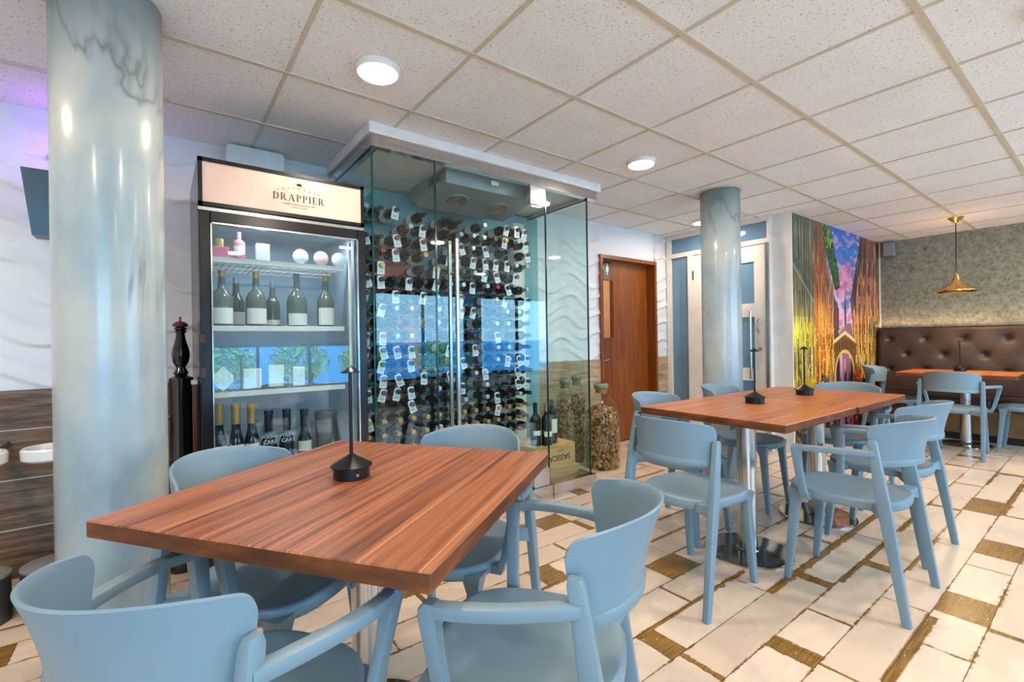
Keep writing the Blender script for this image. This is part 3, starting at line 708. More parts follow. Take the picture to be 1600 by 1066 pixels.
# ------------------------------------------------------------------ columns
def column(name, x, y, lab):
    mb = MB(); n = 64; r = .155
    prof = [(r, 0), (r, .6), (r, 1.2), (r, 1.8), (r, CEIL - .002)]
    mb.lathe(prof, n)
    t = mb.build(name, M['marble'], None, 'all'); t.location = (x, y, 0)
    me = t.data
    for p in me.polygons: p.use_smooth = len(p.vertices) == 4
    return t
c1 = column('marble_column', -.135, 2.172, ''); tag(c1, 'thick blue-white marbled round column beside fridge, nearest the camera', 'column')
c2 = column('marble_column', 3.78, 2.07, ''); tag(c2, 'marbled round column with a dark crack, in front of the white door', 'column')
# ceiling collar ring where the tile is cut round the far column
mb = MB(); mb.lathe([(.158, CEIL - .006), (.178, CEIL - .006), (.178, CEIL - .001), (.158, CEIL - .001)], 40, cap=False); cr = mb.build('trim_4', M['tbar'], None, 'all', (3.78, 2.07, 0)); struct(cr)

# ------------------------------------------------------------------ chair
def quad_loft(keys, r=.007, n=2):
    """keys: (cx, cy, z, half x, half y)"""
    return [[(cx + px_, cy + py_, z) for px_, py_ in rrect(hx, hy, min(r, hx * .9, hy * .9), n)] for cx, cy, z, hx, hy in keys]
def bar(path, hw, hh, r=.006):
    """rounded bar swept on a path: hw horizontal half width, hh half height"""
    P = [Vector(p) for p in path]; rings = []
    for i, p in enumerate(P):
        t = (P[min(i + 1, len(P) - 1)] - P[max(i - 1, 0)]).normalized()
        side = Vector((0, 0, 1)).cross(t)
        if side.length < .3: side = Vector((0, 1, 0))
        side.normalize(); up = t.cross(side).normalized()
        rings.append([tuple(p + side * a + up * b) for a, b in rrect(hw, hh, r, 2)])
    return rings
def spl(pts, n=6):
    """Catmull-Rom through points"""
    P = [Vector(p) for p in pts]; P = [P[0] * 2 - P[1]] + P + [P[-1] * 2 - P[-2]]; out = []
    for i in range(1, len(P) - 2):
        for k in range(n):
            t = k / n; a, b, c, d = P[i - 1], P[i], P[i + 1], P[i + 2]
            out.append(.5 * ((2 * b) + (c - a) * t + (2 * a - 5 * b + 4 * c - d) * t * t + (3 * b - a - 3 * c + d) * t ** 3))
    out.append(P[-2]); return out

def make_chair(arms, lab):
    t = thing('dining_armchair' if arms else 'dining_chair', lab, 'chair')
    mat = M['chair']
    # seat: rounded, dished top, thick rim
    n = 48; e = 2.7
    def outl(s, z, dz=0):
        r = []
        for j in range(n):
            a = 2 * PI * j / n; c, q = math.cos(a), math.sin(a)
            x = .224 * math.copysign(abs(c) ** (2 / e), c); y = .205 * math.copysign(abs(q) ** (2 / e), q)
            y *= 1 + .05 * (x / .222)
            r.append((x * s + .008, y * s, z))
        return r
    rings = [outl(.80, .416), outl(.93, .408), outl(.985, .410), outl(1.0, .420), outl(1.0, .441), outl(.985, .449), outl(.95, .451), outl(.85, .446), outl(.65, .440), outl(.4, .436), outl(.15, .435), outl(.02, .435)]
    mb = MB(); mb.loft(rings, True); mb.build('seat', mat, t, 'all')
    # front legs
    for s in (1, -1):
        mb = MB(); mb.loft(quad_loft([(.166, s * .152, .430, .040, .038), (.172, s * .155, .405, .029, .028), (.178, s * .158, .37, .021, .020), (.196, s * .167, .16, .017, .0165), (.212, s * .173, 0, .0135, .0135)], .005), True)
        mb.build('front_leg', mat, t, True)
    for s in (1, -1):   # rear leg continues up as the stile that carries the back
        K = [(-.249, .238, 0, .0150, .0135), (-.219, .234, .20, .0190, .0145), (-.192, .230, .37, .0225, .0150), (-.180, .229, .45, .0235, .0155), (-.163, .226, .56, .0205, .0145), (-.142, .222, .702, .0165, .0130), (-.140, .2215, .715, .0125, .0100)]
        mb = MB(); mb.loft(quad_loft([(x, s * y, z, hx, hy) for x, y, z, hx, hy in K], .005), True)
        # short web joining seat and leg
        mb.loft([[(x, s * y, z) for x, z in q] for y, q in ((.150, ((-.188, .409), (-.110, .409), (-.110, .440), (-.182, .440))), (.195, ((-.196, .404), (-.135, .404), (-.135, .444), (-.190, .444))), (.229, ((-.204, .396), (-.166, .396), (-.161, .452), (-.200, .452))))], True)
        mb.build('rear_leg', mat, t, True)
    # wrap-around back shell, flared outwards at the top
    UM = 1.22
    us = [-1 + 2 * k / 36 for k in range(37)]
    us = sorted(set([round(v, 5) for v in us] + [round(sg * (1 - q), 5) for sg in (1, -1) for q in (.004, .012, .024, .036, .048, .07, .09)]))
    def sp(u, v):
        au = abs(u); ang = u * UM
        zt = .800 - .034 * au ** 2.2; zb = .626 - .010 * au ** 2
        d = max(0, au - (1 - .115)) / .115; arc = 1 - math.sqrt(max(0, 1 - d * d))
        zt -= .034 * arc; zb += .012 * arc
        z = zb + (zt - zb) * v; fl = (z - .626) / .174
        rx = .118 + .045 * max(0, fl) ** 1.5 * (1 - .7 * au ** 2); ry = .200 + .004 * fl + .010 * max(0, fl) ** 1.6 * (1 - au ** 3)
        k = (math.cos(ang) - math.cos(UM)) / (1 - math.cos(UM))
        x = -.130 - rx * k + .020 * fl * au ** 2 - .010 * (1 - fl) * 0
        y = ry * math.sin(ang) / math.sin(UM)
        n = Vector((-math.cos(ang), math.sin(ang), 0)).normalized()
        return Vector((x, y, z)), n
    rows = 10; loops = []; th = .0085
    for u in us:
        lo = []; li = []
        for r_ in range(rows):
            p, n = sp(u, r_ / (rows - 1)); lo.append(tuple(p + n * th)); li.append(tuple(p))
        li = li[::-1]
        tz = (Vector(lo[-1]) + Vector(li[0])) / 2; tz.z += .003
        loops.append(lo + [tuple(tz)] + li)
    mb = MB(); mb.loft(loops, True)
    bk = mb.build('backrest', mat, t, 'all')
    try: bk.data.set_sharp_from_angle(angle=math.radians(50))
    except Exception: pass
    # thicker lower rail of the back
    pts = []
    for k in range(33):
        u = -1 + 2 * k / 32; p, n = sp(u, 0); p = p + n * .004; p.z = .622 - .008 * u * u
        pts.append(tuple(p))
    mb = MB(); mb.loft(bar(pts, .0085, .015), True); mb.build('back_rail', mat, t, True)
    if arms:
        for s in (1, -1):
            path = spl([(-.146, s * .224, .660), (-.10, s * .246, .661), (-.02, s * .272, .660), (.060, s * .284, .657), (.112, s * .281, .652)], 6)
            mb = MB(); mb.loft(bar(path, .0160, .0125, .005), True)
            mb.loft([[(cx + px_, s * (cy + py_), z) for px_, py_ in rrect(hx, hy, .005, 2)] for cx, cy, z, hx, hy in [(.121, .279, .665, .012, .013), (.126, .279, .655, .0175, .0165), (.127, .277, .638, .0185, .0165), (.124, .262, .56, .0165, .0135), (.119, .240, .465, .0165, .0125), (.114, .226, .428, .018, .012), (.110, .219, .410, .016, .009)]], True)
            mb.loft([[(x, s * y, z) for x, z in ((.092, .408), (.128, .408), (.130, .436), (.094, .436))] for y in (.18, .228)], True)
            mb.build('armrest', mat, t, True)
    return t
chairA = make_chair(True, 'x'); chairS = make_chair(False, 'x')
usedA = usedS = False
def place_chair(x, y, deg, arms, label):
    global usedA, usedS
    g = 'grey-blue chairs of the dining room'
    if arms: c = chairA if not usedA else dup(chairA); usedA = True
    else: c = chairS if not usedS else dup(chairS); usedS = True
    c.location = (x, y, .0005); c.rotation_euler = (0, 0, math.radians(deg)); c['label'] = label; c['group'] = g
    return c
CH = [
 (.105, 1.054, 32.2, 1, 'grey-blue armchair seen from behind, cut off by bottom left corner, at nearest table'),
 (.695, .858, 126.3, 1, 'grey-blue armchair nearest the camera in bottom middle, turned side-on at nearest table'),
 (.270, 1.600, -55, 1, 'grey-blue armchair tucked between marbled column and nearest table'),
 (.835, 1.465, -147, 1, 'grey-blue armchair behind nearest table, in front of the wine cellar door'),
 (2.013, 1.258, -4, 0, 'armless grey-blue chair with full back to camera at left end of joined tables'),
 (2.509, 1.652, -89, 0, 'grey-blue chair on far side of joined tables, next to big cork jar'),
 (3.29, 1.64, -86, 0, 'grey-blue chair on far side of joined tables, in front of the far marbled column'),
 (3.875, 1.25, 181, 1, 'grey-blue armchair at far right end of joined tables, in front of the mural'),
 (2.563, .787, 90.5, 1, 'grey-blue armchair with empty seat showing, near side of joined tables, front one'),
 (3.237, .845, 87, 1, 'grey-blue armchair half hidden behind a like one, near side of joined tables'),
 (6.113, 1.016, -4, 1, 'grey-blue armchair with its back to the camera at banquette table'),
 (6.60, 1.60, -90, 0, 'grey-blue chair in corner by mural, side-on at banquette table'),
 (6.60, .56, 90, 0, 'grey-blue chair cut off by right edge of photo, at banquette table'),
]
for c in CH: place_chair(*c)

# ------------------------------------------------------------------ tables
def table(cx, cy, sx, sy, ang, lab, topm, ped=True, baser=.215, pedoff=(0, 0), h=.75, th=.04, grain=0.):
    t = thing('dining_table', lab, 'table', (cx, cy, 0), ang)
    mb = MB(); b = .003
    x0, x1, y0, y1 = -sx / 2, sx / 2, -sy / 2, sy / 2
    mb.rbox(x0, x1, y0, y1, h - th, h, b)
    o = mb.build('tabletop', [topm, M['edge']], t)
    for p in o.data.polygons: p.material_index = 0 if p.normal.z > .5 else 1
    mb = MB(); px_, py_ = pedoff
    mb.lathe([(.048, .01), (.048, h - th - .012), (.055, h - th - .01), (.09, h - th - .008), (.09, h - th - .001)], 36, M=Matrix.Translation((px_, py_, 0))); mb.build('pedestal', M['steel'], t, True)
    mb = MB(); mb.lathe([(baser, .0), (baser, .008), (baser - .004, .012), (.06, .018), (.056, .026), (.05, .03)], 64, M=Matrix.Translation((px_, py_, 0))); mb.build('base_plate', M['polished'], t, True)
    return t
table(.478, 1.352, .895, .885, math.radians(35.3), 'square striped walnut table in the foreground holding one lamp', M['top'], pedoff=(0, 0))
table(2.684, 1.335, .855, .81, math.radians(-1.0), 'square wooden table, left of the two pushed together, in mid room', M['top2'], pedoff=(-.17, -.09))
table(3.550, 1.315, .855, .81, math.radians(-.5), 'square wooden table, right of the two pushed together, in mid room', M['top2'], pedoff=(-.2, -.1))
table(6.72, 1.08, .74, .90, 0, 'wooden table in front of the brown tufted banquette', M['top2'], pedoff=(-.06, -.05), baser=.2)

# table lamps: drum base, cone, thin stem, small cone shade
def lamp(loc, lab):
    t = thing('table_lamp', lab, 'lamp', loc, group='slim black table lamps')
    mb = MB(); mb.lathe([(.050, 0), (.052, .002), (.052, .034), (.050, .036)], 36); mb.build('base', M['black'], t, True)
    mb = MB(); mb.lathe([(.060, .034), (.060, .038), (.012, .066), (.008, .070)], 36); mb.build('base_cone', M['black'], t, True)
    mb = MB(); mb.lathe([(.0055, .066), (.0055, .322)], 12); mb.build('stem', M['black'], t, True)
    mb = MB(); mb.lathe([(.0275, .312), (.0275, .315), (.0015, .334)], 28); mb.build('shade', M['black'], t, True)
    mb = MB(); mb.box(-.004, .004, -.0535, -.0515, .012, .02); mb.build('button', M['steel'], t)
    return t
L1 = lamp((.452, 1.405, .75), 'slim black table lamp standing on the foreground striped table')
dup(L1, (2.87, 1.37, .75), .6, 'slim black table lamp, nearer of two on the joined tables')
dup(L1, (3.52, 1.345, .75), .9, 'slim black table lamp, farther of two on the joined tables, before the mural')
dup(L1, (6.86, 1.10, .75), .6, 'slim black table lamp on the table at the tufted banquette')

# ------------------------------------------------------------------ wine cellar
CX0, CX1, CY0 = .96, 2.68, 2.555
# white soffit + aluminium head rail + base rail : fixed building parts
struct(boxes('trim_5', M['white'], [(CX0 - .03, CX1 + .115, CY0 - .05, 3.36, 2.315, CEIL - .001)], b=.004))
struct(boxes('trim_6', M['aluminium'], [(CX0 - .01, CX1 + .09, CY0 - .03, CY0 + .02, 2.25, 2.3145), (CX0 - .01, CX0 + .04, CY0 + .0202, 3.355, 2.25, 2.3145), (CX1 + .0, CX1 + .05, CY0 + .0202, 3.355, 2.25, 2.3145)], b=.001))
boxes('ceiling_cellar', M['white'], [(CX0, CX1 + .04, CY0, 3.36, 2.285, 2.314)])['kind'] = 'structure'
struct(boxes('trim_7', M['aluminium'], [(CX0, 2.262, CY0 - .03, CY0 + .03, 0, .10), (2.27, CX1 + .035, CY0 - .03, CY0 + .03, 0, .10), (CX1 + .0, CX1 + .035, CY0 + .03, 3.35, 0, .10), (CX0, CX0 + .03, CY0 + .03, 3.35, 0, .10)], b=.002))
cel = thing('glass_cellar_enclosure', 'glass-walled wine cellar enclosure with double pull handles around the bottle rack', 'wine cellar', (CX0, CY0, .1))
def pane(name, x0, x1, y0, y1, z0=0, z1=2.15):
    p = boxes(name, M['gl_cell'], [(x0 - CX0, x1 - CX0, y0 - CY0, y1 - CY0, z0, z1)], cel); return p
pane('fixed_pane', CX0 + .006, 1.352, CY0 - .002, CY0 + .002)
pd = pane('door_pane', 1.358, 2.236, CY0 - .002, CY0 + .002)
pane('fixed_pane', 2.262, CX1 - .006, CY0 - .002, CY0 + .002)
pane('side_pane', CX0 - .002, CX0 + .002, CY0 + .004, 3.348)
pane('side_pane', CX1 - .002, CX1 + .002, CY0 + .004, 3.348)
for x in (CX0, 1.355, 2.249, CX1): boxes('glass_edge', M['gledge'], [(x - .0045 - CX0, x + .0045 - CX0, -.005, .005, 0, 2.15)], cel)
for x in (0, CX1 - CX0): boxes('glass_edge', M['gledge'], [(x - .003, x + .003, .006, .79, 2.14, 2.15)], cel)
for z in (2.02, 0.):
    boxes('patch_hinge', M['aluminium'], [(2.10 - CX0, 2.245 - CX0, -.014, .014, z, z + .13)], cel, b=.003)
for yo in (-.045, .045):
    mb = MB(); x = 1.475 - CX0
    mb.tube([(x, yo, .42), (x, yo, 1.69)], .0145, 14)
    for z in (.62, 1.48): mb.tube([(x, 0, z), (x, yo, z)], .008, 8)
    mb.build('pull_handle', M['handle'], cel, True)
# rack board, cream upright, pegs
rack = thing('wine_rack', 'wall-mounted wine peg rack with metal pins inside the glass cellar', 'wine rack', (CX0, 3.295, 0))
boxes('backing_board', M['panel'], [(.02, 1.84, .0, .05, .15, 2.27)], rack)
boxes('upright_strip', M['cream'], [(1.55, 1.67, -.012, 0, .15, 2.2)], rack)
boxes('orange_reflection', M['orange'], [(.30, .62, -.006, 0, .55, 1.9)], rack)  # added sheet, its colour stands in for an orange reflection in the glass
boxes('blue_reflection', M['bluerefl'], [(1.02, 1.42, -.006, 0, .9, 1.62), (.5, 1.02, -.005, 0, .5, 1.3)], rack)  # added sheets painting a blue reflection of the cellar glass
# bottles
def bottle_prof(L=.30, r=.037, kind=0):
    if kind == 0: return [(.001, 0), (r * .8, 0), (r, .006), (r, L * .60), (r * .96, L * .64), (r * .7, L * .70), (r * .42, L * .745), (.0148, L * .80), (.0140, L * .965)]
    return [(.001, 0), (r * .8, 0), (r, .006), (r, L * .46), (r * .95, L * .52), (r * .75, L * .60), (r * .5, L * .68), (.017, L * .77), (.0145, L * .965)]
def cap_prof(L=.30): return [(.0158, L * .80), (.0155, L * .955), (.0170, L * .96), (.0170, L * .998), (.012, L)]
RLY = rot('X', PI / 2)   # local z -> -y : bottle lies with neck to the room
protos = []
def proto(gm, fm, tagged, kind=0, lab=''):
    t = thing('wine_bottle', lab, 'wine bottle')
    mb = MB(); mb.lathe(bottle_prof(kind=kind), 18, M=RLY); a = mb.build('bottle_body', M[gm], t, True)
    mb = MB(); mb.lathe(cap_prof(), 14, M=RLY); b = mb.build('capsule', M[fm], t, True); kids = [a, b]
    mb = MB(); mb.lathe([(.0374, .055), (.0374, .14)], 18, M=RLY, cap=False); kids.append(mb.build('label', M['paper'], t, True))
    if tagged:
        mb = MB(); hw = .025
        pts = [(-hw, -.062), (hw, -.062), (hw, .012), (.017, .026), (-.017, .026), (-hw, .012)]
        n0 = 14; hole = [(.0175 * math.cos(2 * PI * k / n0), .0175 * math.sin(2 * PI * k / n0)) for k in range(n0)]
        mb.add([(x, -.272, z) for x, z in pts], [tuple(range(6))]); mb.add([(x, -.2705, z) for x, z in pts], [tuple(range(6))[::-1]])
        k_ = mb.build('neck_tag', M['tagm'], t); kids.append(k_)
        mb = MB(); mb.box(-.014, .014, -.2732, -.2722, -.050, -.034); kids.append(mb.build('tag_print', M['foils'], t))
    return t, kids
specs = [('bglass', 'foilk', 0, 0), ('bglass', 'foilk', 1, 0), ('bglass', 'foilr', 1, 0), ('bgreen', 'foils', 0, 0), ('bglass', 'foilp', 1, 0), ('bgreen', 'foilk', 0, 1), ('bglass', 'foilg', 0, 0), ('bbrown', 'foils', 0, 0), ('bglass', 'foils', 0, 0), ('bglass', 'foilg', 1, 0), ('bglass', 'foilr', 0, 0)]
words = {'bglass': 'dark', 'bgreen': 'green', 'bbrown': 'brown'}
cw = {'foilk': 'black', 'foilr': 'red', 'foils': 'silver', 'foilp': 'purple', 'foilg': 'gold'}
PR = [proto(*s) for s in specs]; used = [False] * len(PR)
ords = ['first', 'second', 'third', 'fourth', 'fifth', 'sixth', 'seventh', 'eighth', 'ninth', 'tenth', 'eleventh', 'twelfth', 'thirteenth', 'fourteenth', 'fifteenth', 'sixteenth', 'seventeenth', 'eighteenth', 'nineteenth', 'twentieth']
NR, NC = 18, 14
pegs = MB(); rb = random.Random(5)
for r_ in range(NR):
    z = 2.045 - r_ * .0945; cnt = 0
    rowsel = []
    for c in range(NC):
        x = 1.075 + c * .1035
        pegs.tube([(x - CX0 - .03, -.012, z - .042), (x - CX0 - .03, -.16, z - .040)], .003, 5); pegs.tube([(x - CX0 + .03, -.012, z - .042), (x - CX0 + .03, -.16, z - .040)], .003, 5)
        p = .88
        if 5 <= r_ <= 11 and 4 <= c <= 9: p = .38
        if r_ in (1, 4) and c < 4: p = .5
        if r_ >= 15: p = 1
        if rb.random() < p: rowsel.append(c)
    for cnt, c in enumerate(rowsel):
        x = 1.075 + c * .1035
        if r_ >= 15: si = 6 if rb.random() < .85 else 9
        else:
            si = rb.choices(range(11), [20, 26, 4, 8, 7, 7, 1, 4, 10, 2, 4])[0]
        gm, fm, tg, kd = specs[si]
        lab = f"{words[gm]} wine bottle, {cw[fm]} cap{', white tag' if tg else ''}, {ords[cnt]} from left in {ords[r_]} rack row"
        yo = 3.285 - rb.uniform(0, .035); zz = z + (.0 if c % 2 else .0)
        ry = rb.uniform(-.35, .35) if tg else 0
        root, kids = PR[si]
        if not used[si]:
            used[si] = True; root.location = (x, yo, zz); root.rotation_euler = (0, ry, 0); root['label'] = lab; root['group'] = 'bottles in the wine rack'; 
        else: dupf(root, kids, (x, yo, zz), lab, (0, ry, 0), 'bottles in the wine rack')
for i, u_ in enumerate(used):
    if not u_:
        for k in PR[i][1]: bpy.data.objects.remove(k)
        bpy.data.objects.remove(PR[i][0])
pegs.build('pegs', M['acr'], rack, True)
# cooling unit
ac = thing('cooling_unit', 'grey twin-fan cooling unit hung under the cellar ceiling', 'cooling unit', (1.86, 2.93, 2.285))
mb = MB(); prof = [(-.27, 0), (.27, 0), (.27, -.07), (.12, -.17), (-.27, -.10)]
mb.loft([[(x, y, z) for y, z in prof] for x in (-.37, .37)], True); mb.build('casing', M['grey'], ac)
for sx in (-.18, .17):
    nrm = math.atan2(.07, .39)
    Mx = Matrix.Translation((sx, -.08, -.138)) @ Matrix.Rotation(PI - 0.178, 4, 'X')
    mb = MB()
    mb.lathe([(.085, -.004), (.085, .004), (.08, .006), (.08, -.004)], 32, M=Mx, cap=False)
    fg = mb.build('fan_ring', M['grey'], ac, True)
    mb = MB(); mb.lathe([(.079, -.001), (.079, .001)], 28, M=Mx); mb.build('fan_well', M['greydark'], fg)
    mb = MB()
    for k in range(5): mb.lathe([(.014 + k * .015, .004), (.016 + k * .015, .006), (.018 + k * .015, .004)], 24, M=Mx, cap=False)
    for k in range(18): a = 2 * PI * k / 18; mb.tube([(0.012 * math.cos(a), .012 * math.sin(a), .005), (.08 * math.cos(a + .5), .08 * math.sin(a + .5), .005)], .0012, 4, M=Mx)
    mb.build('fan_guard', M['steel'], fg)
boxes('rating_label', M['paper'], [(-.03, .03, -.30, -.296, -.06, -.03)], ac)
boxes('side_vents', M['greydark'], [(-.374, -.370, -.2 + k * .035, -.185 + k * .035, -.07, -.02) for k in range(5)], ac)
# crates, bottles and cork bottles on the cellar floor
def crate(cx, cy, z0, sx, sy, sz, lab, txt=None, rz=0):
    t = thing('wine_crate', lab, 'crate', (cx, cy, z0), rz)
    x, y = sx / 2, sy / 2; w = .009
    mb = MB(); mb.box(-x, x, -y, -y + w, 0, sz); mb.box(-x, x, y - w, y, 0, sz); mb.box(-x, -x + w, -y + w, y - w, 0, sz); mb.box(x - w, x, -y + w, y - w, 0, sz); mb.box(-x + w, x - w, -y + w, y - w, 0, w); mb.build('crate_box', M['crate'], t)
    mb = MB(); mb.box(-x - .002, x + .002, -y - .002, y + .002, sz, sz + .008); mb.build('lid', M['crate'], t)
    if txt:
        text_mesh('stencilled_name', txt, .066, M['brownt'], t, face_my(.045, -y - .0012, sz * .47, True), sx=.92)
        text_mesh('stencilled_line', 'TENUTA', .016, M['brownt'], t, face_my(.05, -y - .0012, sz * .78, True))
    return t
crate(2.48, 2.90, 0.011, .46, .40, .125, 'plain pine wine crate on cellar floor, underneath the stencilled crate')
crate(2.45, 2.885, .146, .42, .36, .175, 'pine wine crate with upside-down SASSICA stencil, top of the stack in cellar', 'SASSICA')
mb = MB()
def upright(name, loc, h, r, gm, fm, lab, cat='wine bottle', kind=0, labz=(.22, .5), lm='paper', group=None, rz=0):
    t = thing(name, lab, cat, loc, rz, group)
    mb = MB(); mb.lathe([(a * (r / .037) if a > .02 else a * (h / .30) ** .6, b) for a, b in bottle_prof(h, .037, kind)], 24); mb.build('bottle_body', M[gm], t, True)
    k = (h / .30) ** .6
    mb = MB(); mb.lathe([(a * k, b) for a, b in cap_prof(h)], 16); mb.build('capsule', M[fm], t, True)
    n = 14; a0, a1 = -PI / 2 - 1.15, -PI / 2 + 1.15
    mb = MB(); mb.loft([[(r * 1.012 * math.cos(a0 + (a1 - a0) * k_ / n), r * 1.012 * math.sin(a0 + (a1 - a0) * k_ / n), h * z) for k_ in range(n + 1)] for z in labz], False, close=False); mb.build('label', M[lm], t, True)
    return t
upright('wine_bottle', (2.33, 2.80, .330), .335, .042, 'bglass', 'foilk', 'dark wine bottle standing on stencilled crate, left one', labz=(.25, .36))
upright('wine_bottle', (2.405, 2.755, .330), .33, .042, 'bglass', 'foilg', 'dark wine bottle standing on stencilled crate, middle one with gold-flecked neck', labz=(.22, .34))
upright('wine_bottle', (2.50, 2.80, .330), .345, .043, 'bglass', 'foilk', 'dark wine bottle on stencilled crate, right one with tall cream label', labz=(.24, .56))
def jar(loc, h, r, lab, corklab, neck=.055, seed=1, ncork=520, shoulder=.62, gm='gl_clear'):
    t = thing('glass_demijohn', lab, 'glass jar', loc)
    prof = [(.001, .004), (r * .9, 0), (r, .02), (r * 1.0, h * .25), (r * .985, h * shoulder), (r * .86, h * (shoulder + .10)), (r * .62, h * (shoulder + .18)), (neck * 1.15, h * (shoulder + .24)), (neck, h * .93)]
    mb = MB(); mb.lathe(prof, 36, cap=False); mb.build('glass_body', M[gm], t, 'all')
    mb = MB(); mb.lathe([(neck, h * .93), (neck * 1.28, h * .94), (neck * 1.3, h * .975), (neck * 1.15, h), (neck * .8, h)], 28, cap=False); mb.build('rim', M['jarrim'], t, 'all')
    mb = MB(); mb.lathe([(neck * 1.04, h * .885), (neck * 1.04, h * .93)], 28, cap=False); mb.build('collar', M['jarband'], t, 'all')
    # corks: too many to count
    rr = random.Random(seed); mb = MB()
    top = h * (shoulder + .08)
    for k in range(ncork):
        z = rr.uniform(.02, top)
        R_ = r * (1 if z < h * shoulder else 1 - .25 * (z / h - shoulder) / .1) - .026
        q = R_ * math.sqrt(rr.uniform(.6, 1)) if rr.random() < .93 else R_ * rr.random()
        if z > top - .03: q = R_ * math.sqrt(rr.random())
        a = rr.uniform(0, 2 * PI)
        Mx = Matrix.Translation((q * math.cos(a), q * math.sin(a), z)) @ Matrix.Rotation(rr.uniform(0, 2 * PI), 4, 'Z') @ Matrix.Rotation(rr.uniform(0, PI), 4, 'X')
        mb.lathe([(.0115, -.02), (.0115, .02)], 7, mi=rr.choice([0, 0, 1, 2]), M=Mx)
    o = mb.build('wine_corks', [M['cork'], M['cork2'], M['cork3']], None, loc=(loc[0], loc[1], loc[2]))
    tag(o, corklab, 'corks'); o['kind'] = 'stuff'
    return t
M['jarrim'] = plain('green_glass_rim', rgb(116, 126, 114), .12, coat=.4)
M['cork2'] = plain('cork_pale', rgb(190, 152, 104), .85, var=.2, vs=40); M['cork3'] = plain('cork_wine_stained', rgb(112, 78, 54), .85, var=.14, vs=40)
jar((3.18, 2.885, .0), .755, .162, 'large clear demijohn full of corks on floor outside the cellar glass', 'wine corks filling the large demijohn beside the brown door', .052, 3, 1700)
jar((2.955, 3.12, .0), .80, .088, 'x', 'x', .038, 5, 900, .68)
jar((3.14, 3.16, .0), .82, .088, 'x', 'x', .038, 6, 900, .68)
# (these two stand just beyond the cellar side glass, seen through it)
for o in [o for o in bpy.data.objects if o.get('label') == 'x']:
    lft = o.location.x < 3.05
    if o.type == 'EMPTY': o['label'] = 'narrow tall cork-filled glass bottle, ' + ('left' if lft else 'right') + ' of two between crates and large demijohn'
    else: o['label'] = 'wine corks inside the ' + ('left' if lft else 'right') + ' narrow tall glass bottle'

# ------------------------------------------------------------------ fridge
FX0, FX1, FY0, FY1 = .147, .925, 2.60, 3.25
fg = thing('display_fridge', 'tall black glass-door display fridge with illuminated DRAPPIER header', 'fridge', (FX0, FY0, 0))
W_, D_ = FX1 - FX0, FY1 - FY0
boxes('cabinet', M['fridgeblack'], [(0, .03, .05, D_, 0, 2.03), (W_ - .03, W_, .05, D_, 0, 2.03), (.03, W_ - .03, .05, D_, 0, .28), (.03, W_ - .03, .05, D_, 1.79, 2.03), (.03, W_ - .03, D_ - .03, D_, .28, 1.79)], fg)
boxes('interior_liner', M['fridgewhite'], [(.031, .036, .055, D_ - .031, .285, 1.785), (W_ - .036, W_ - .031, .055, D_ - .031, .285, 1.785), (.036, W_ - .036, D_ - .04, D_ - .031, .285, 1.785), (.036, W_ - .036, .055, D_ - .04, 1.78, 1.785), (.036, W_ - .036, .055, D_ - .04, .285, .29)], fg)
hd = boxes('header_frame', M['fridgeblack'], [(0, W_, -.01, .01, 1.805, 1.823), (0, W_, -.01, .01, 2.012, 2.03), (0, .018, -.01, .01, 1.805, 2.03), (W_ - .018, W_, -.01, .01, 1.805, 2.03), (0, W_, .01, .05, 1.80, 2.03)], fg)
boxes('lightbox', M['sign'], [(.018, W_ - .018, -.004, .009, 1.823, 2.012)], hd)
cx = W_ * .565
def glyph(ch):
    """serif capitals, unit height: list of convex quads and strips, plus advance width"""
    q = []
    def R_(x0, x1, z0, z1): q.append([(x0, z0), (x1, z0), (x1, z1), (x0, z1)])
    def arc(cx_, cz_, rx, rz, ix, iz, a0=-90, a1=90, n=10):
        for i in range(n):
            t0, t1 = math.radians(a0 + (a1 - a0) * i / n), math.radians(a0 + (a1 - a0) * (i + 1) / n)
            q.append([(cx_ + rx * math.cos(t0), cz_ + rz * math.sin(t0)), (cx_ + rx * math.cos(t1), cz_ + rz * math.sin(t1)), (cx_ + ix * math.cos(t1), cz_ + iz * math.sin(t1)), (cx_ + ix * math.cos(t0), cz_ + iz * math.sin(t0))])
    def stem(x=.1): R_(x, x + .17, 0, 1); R_(x - .1, x + .27, 0, .05); R_(x - .1, x + .27, .95, 1)
    if ch == 'I': stem(); return q, .37
    if ch == 'D': stem(); arc(.3, .5, .5, .5, .32, .45); return q, .82
    if ch in 'PR': stem(); arc(.3, .73, .37, .27, .2, .22)
    if ch == 'P': return q, .70
    if ch == 'R': q.append([(.66, 0), (.86, 0), (.50, .5), (.32, .48)]); R_(.66, .94, 0, .05); return q, .90
    if ch == 'E': stem(); R_(.2, .62, 0, .06); R_(.2, .60, .94, 1); R_(.2, .48, .48, .54); R_(.57, .64, 0, .24); R_(.55, .61, .78, 1); R_(.45, .5, .38, .64); return q, .68
    q += [[(.06, 0), (.13, 0), (.45, 1), (.38, 1)], [(.36, 1), (.50, 1), (.86, 0), (.66, 0)]]; R_(.2, .68, .3, .36); R_(-.04, .24, 0, .05); R_(.58, .94, 0, .05); return q, .92
gl_ = [glyph(c_) for c_ in 'DRAPPIER']; tot = sum(w_ + .14 for _, w_ in gl_) - .14; gs = .036; x_ = cx - tot * gs / 2
for q_, w_ in gl_:
    mb = MB()
    for p_ in q_: mb.add([(x_ + a_ * gs, -.0055, 1.888 + b_2 * gs) for a_, b_2 in p_], [(0, 1, 2, 3)])
    mb.build('brand_letter', M['text'], hd); x_ += (w_ + .14) * gs
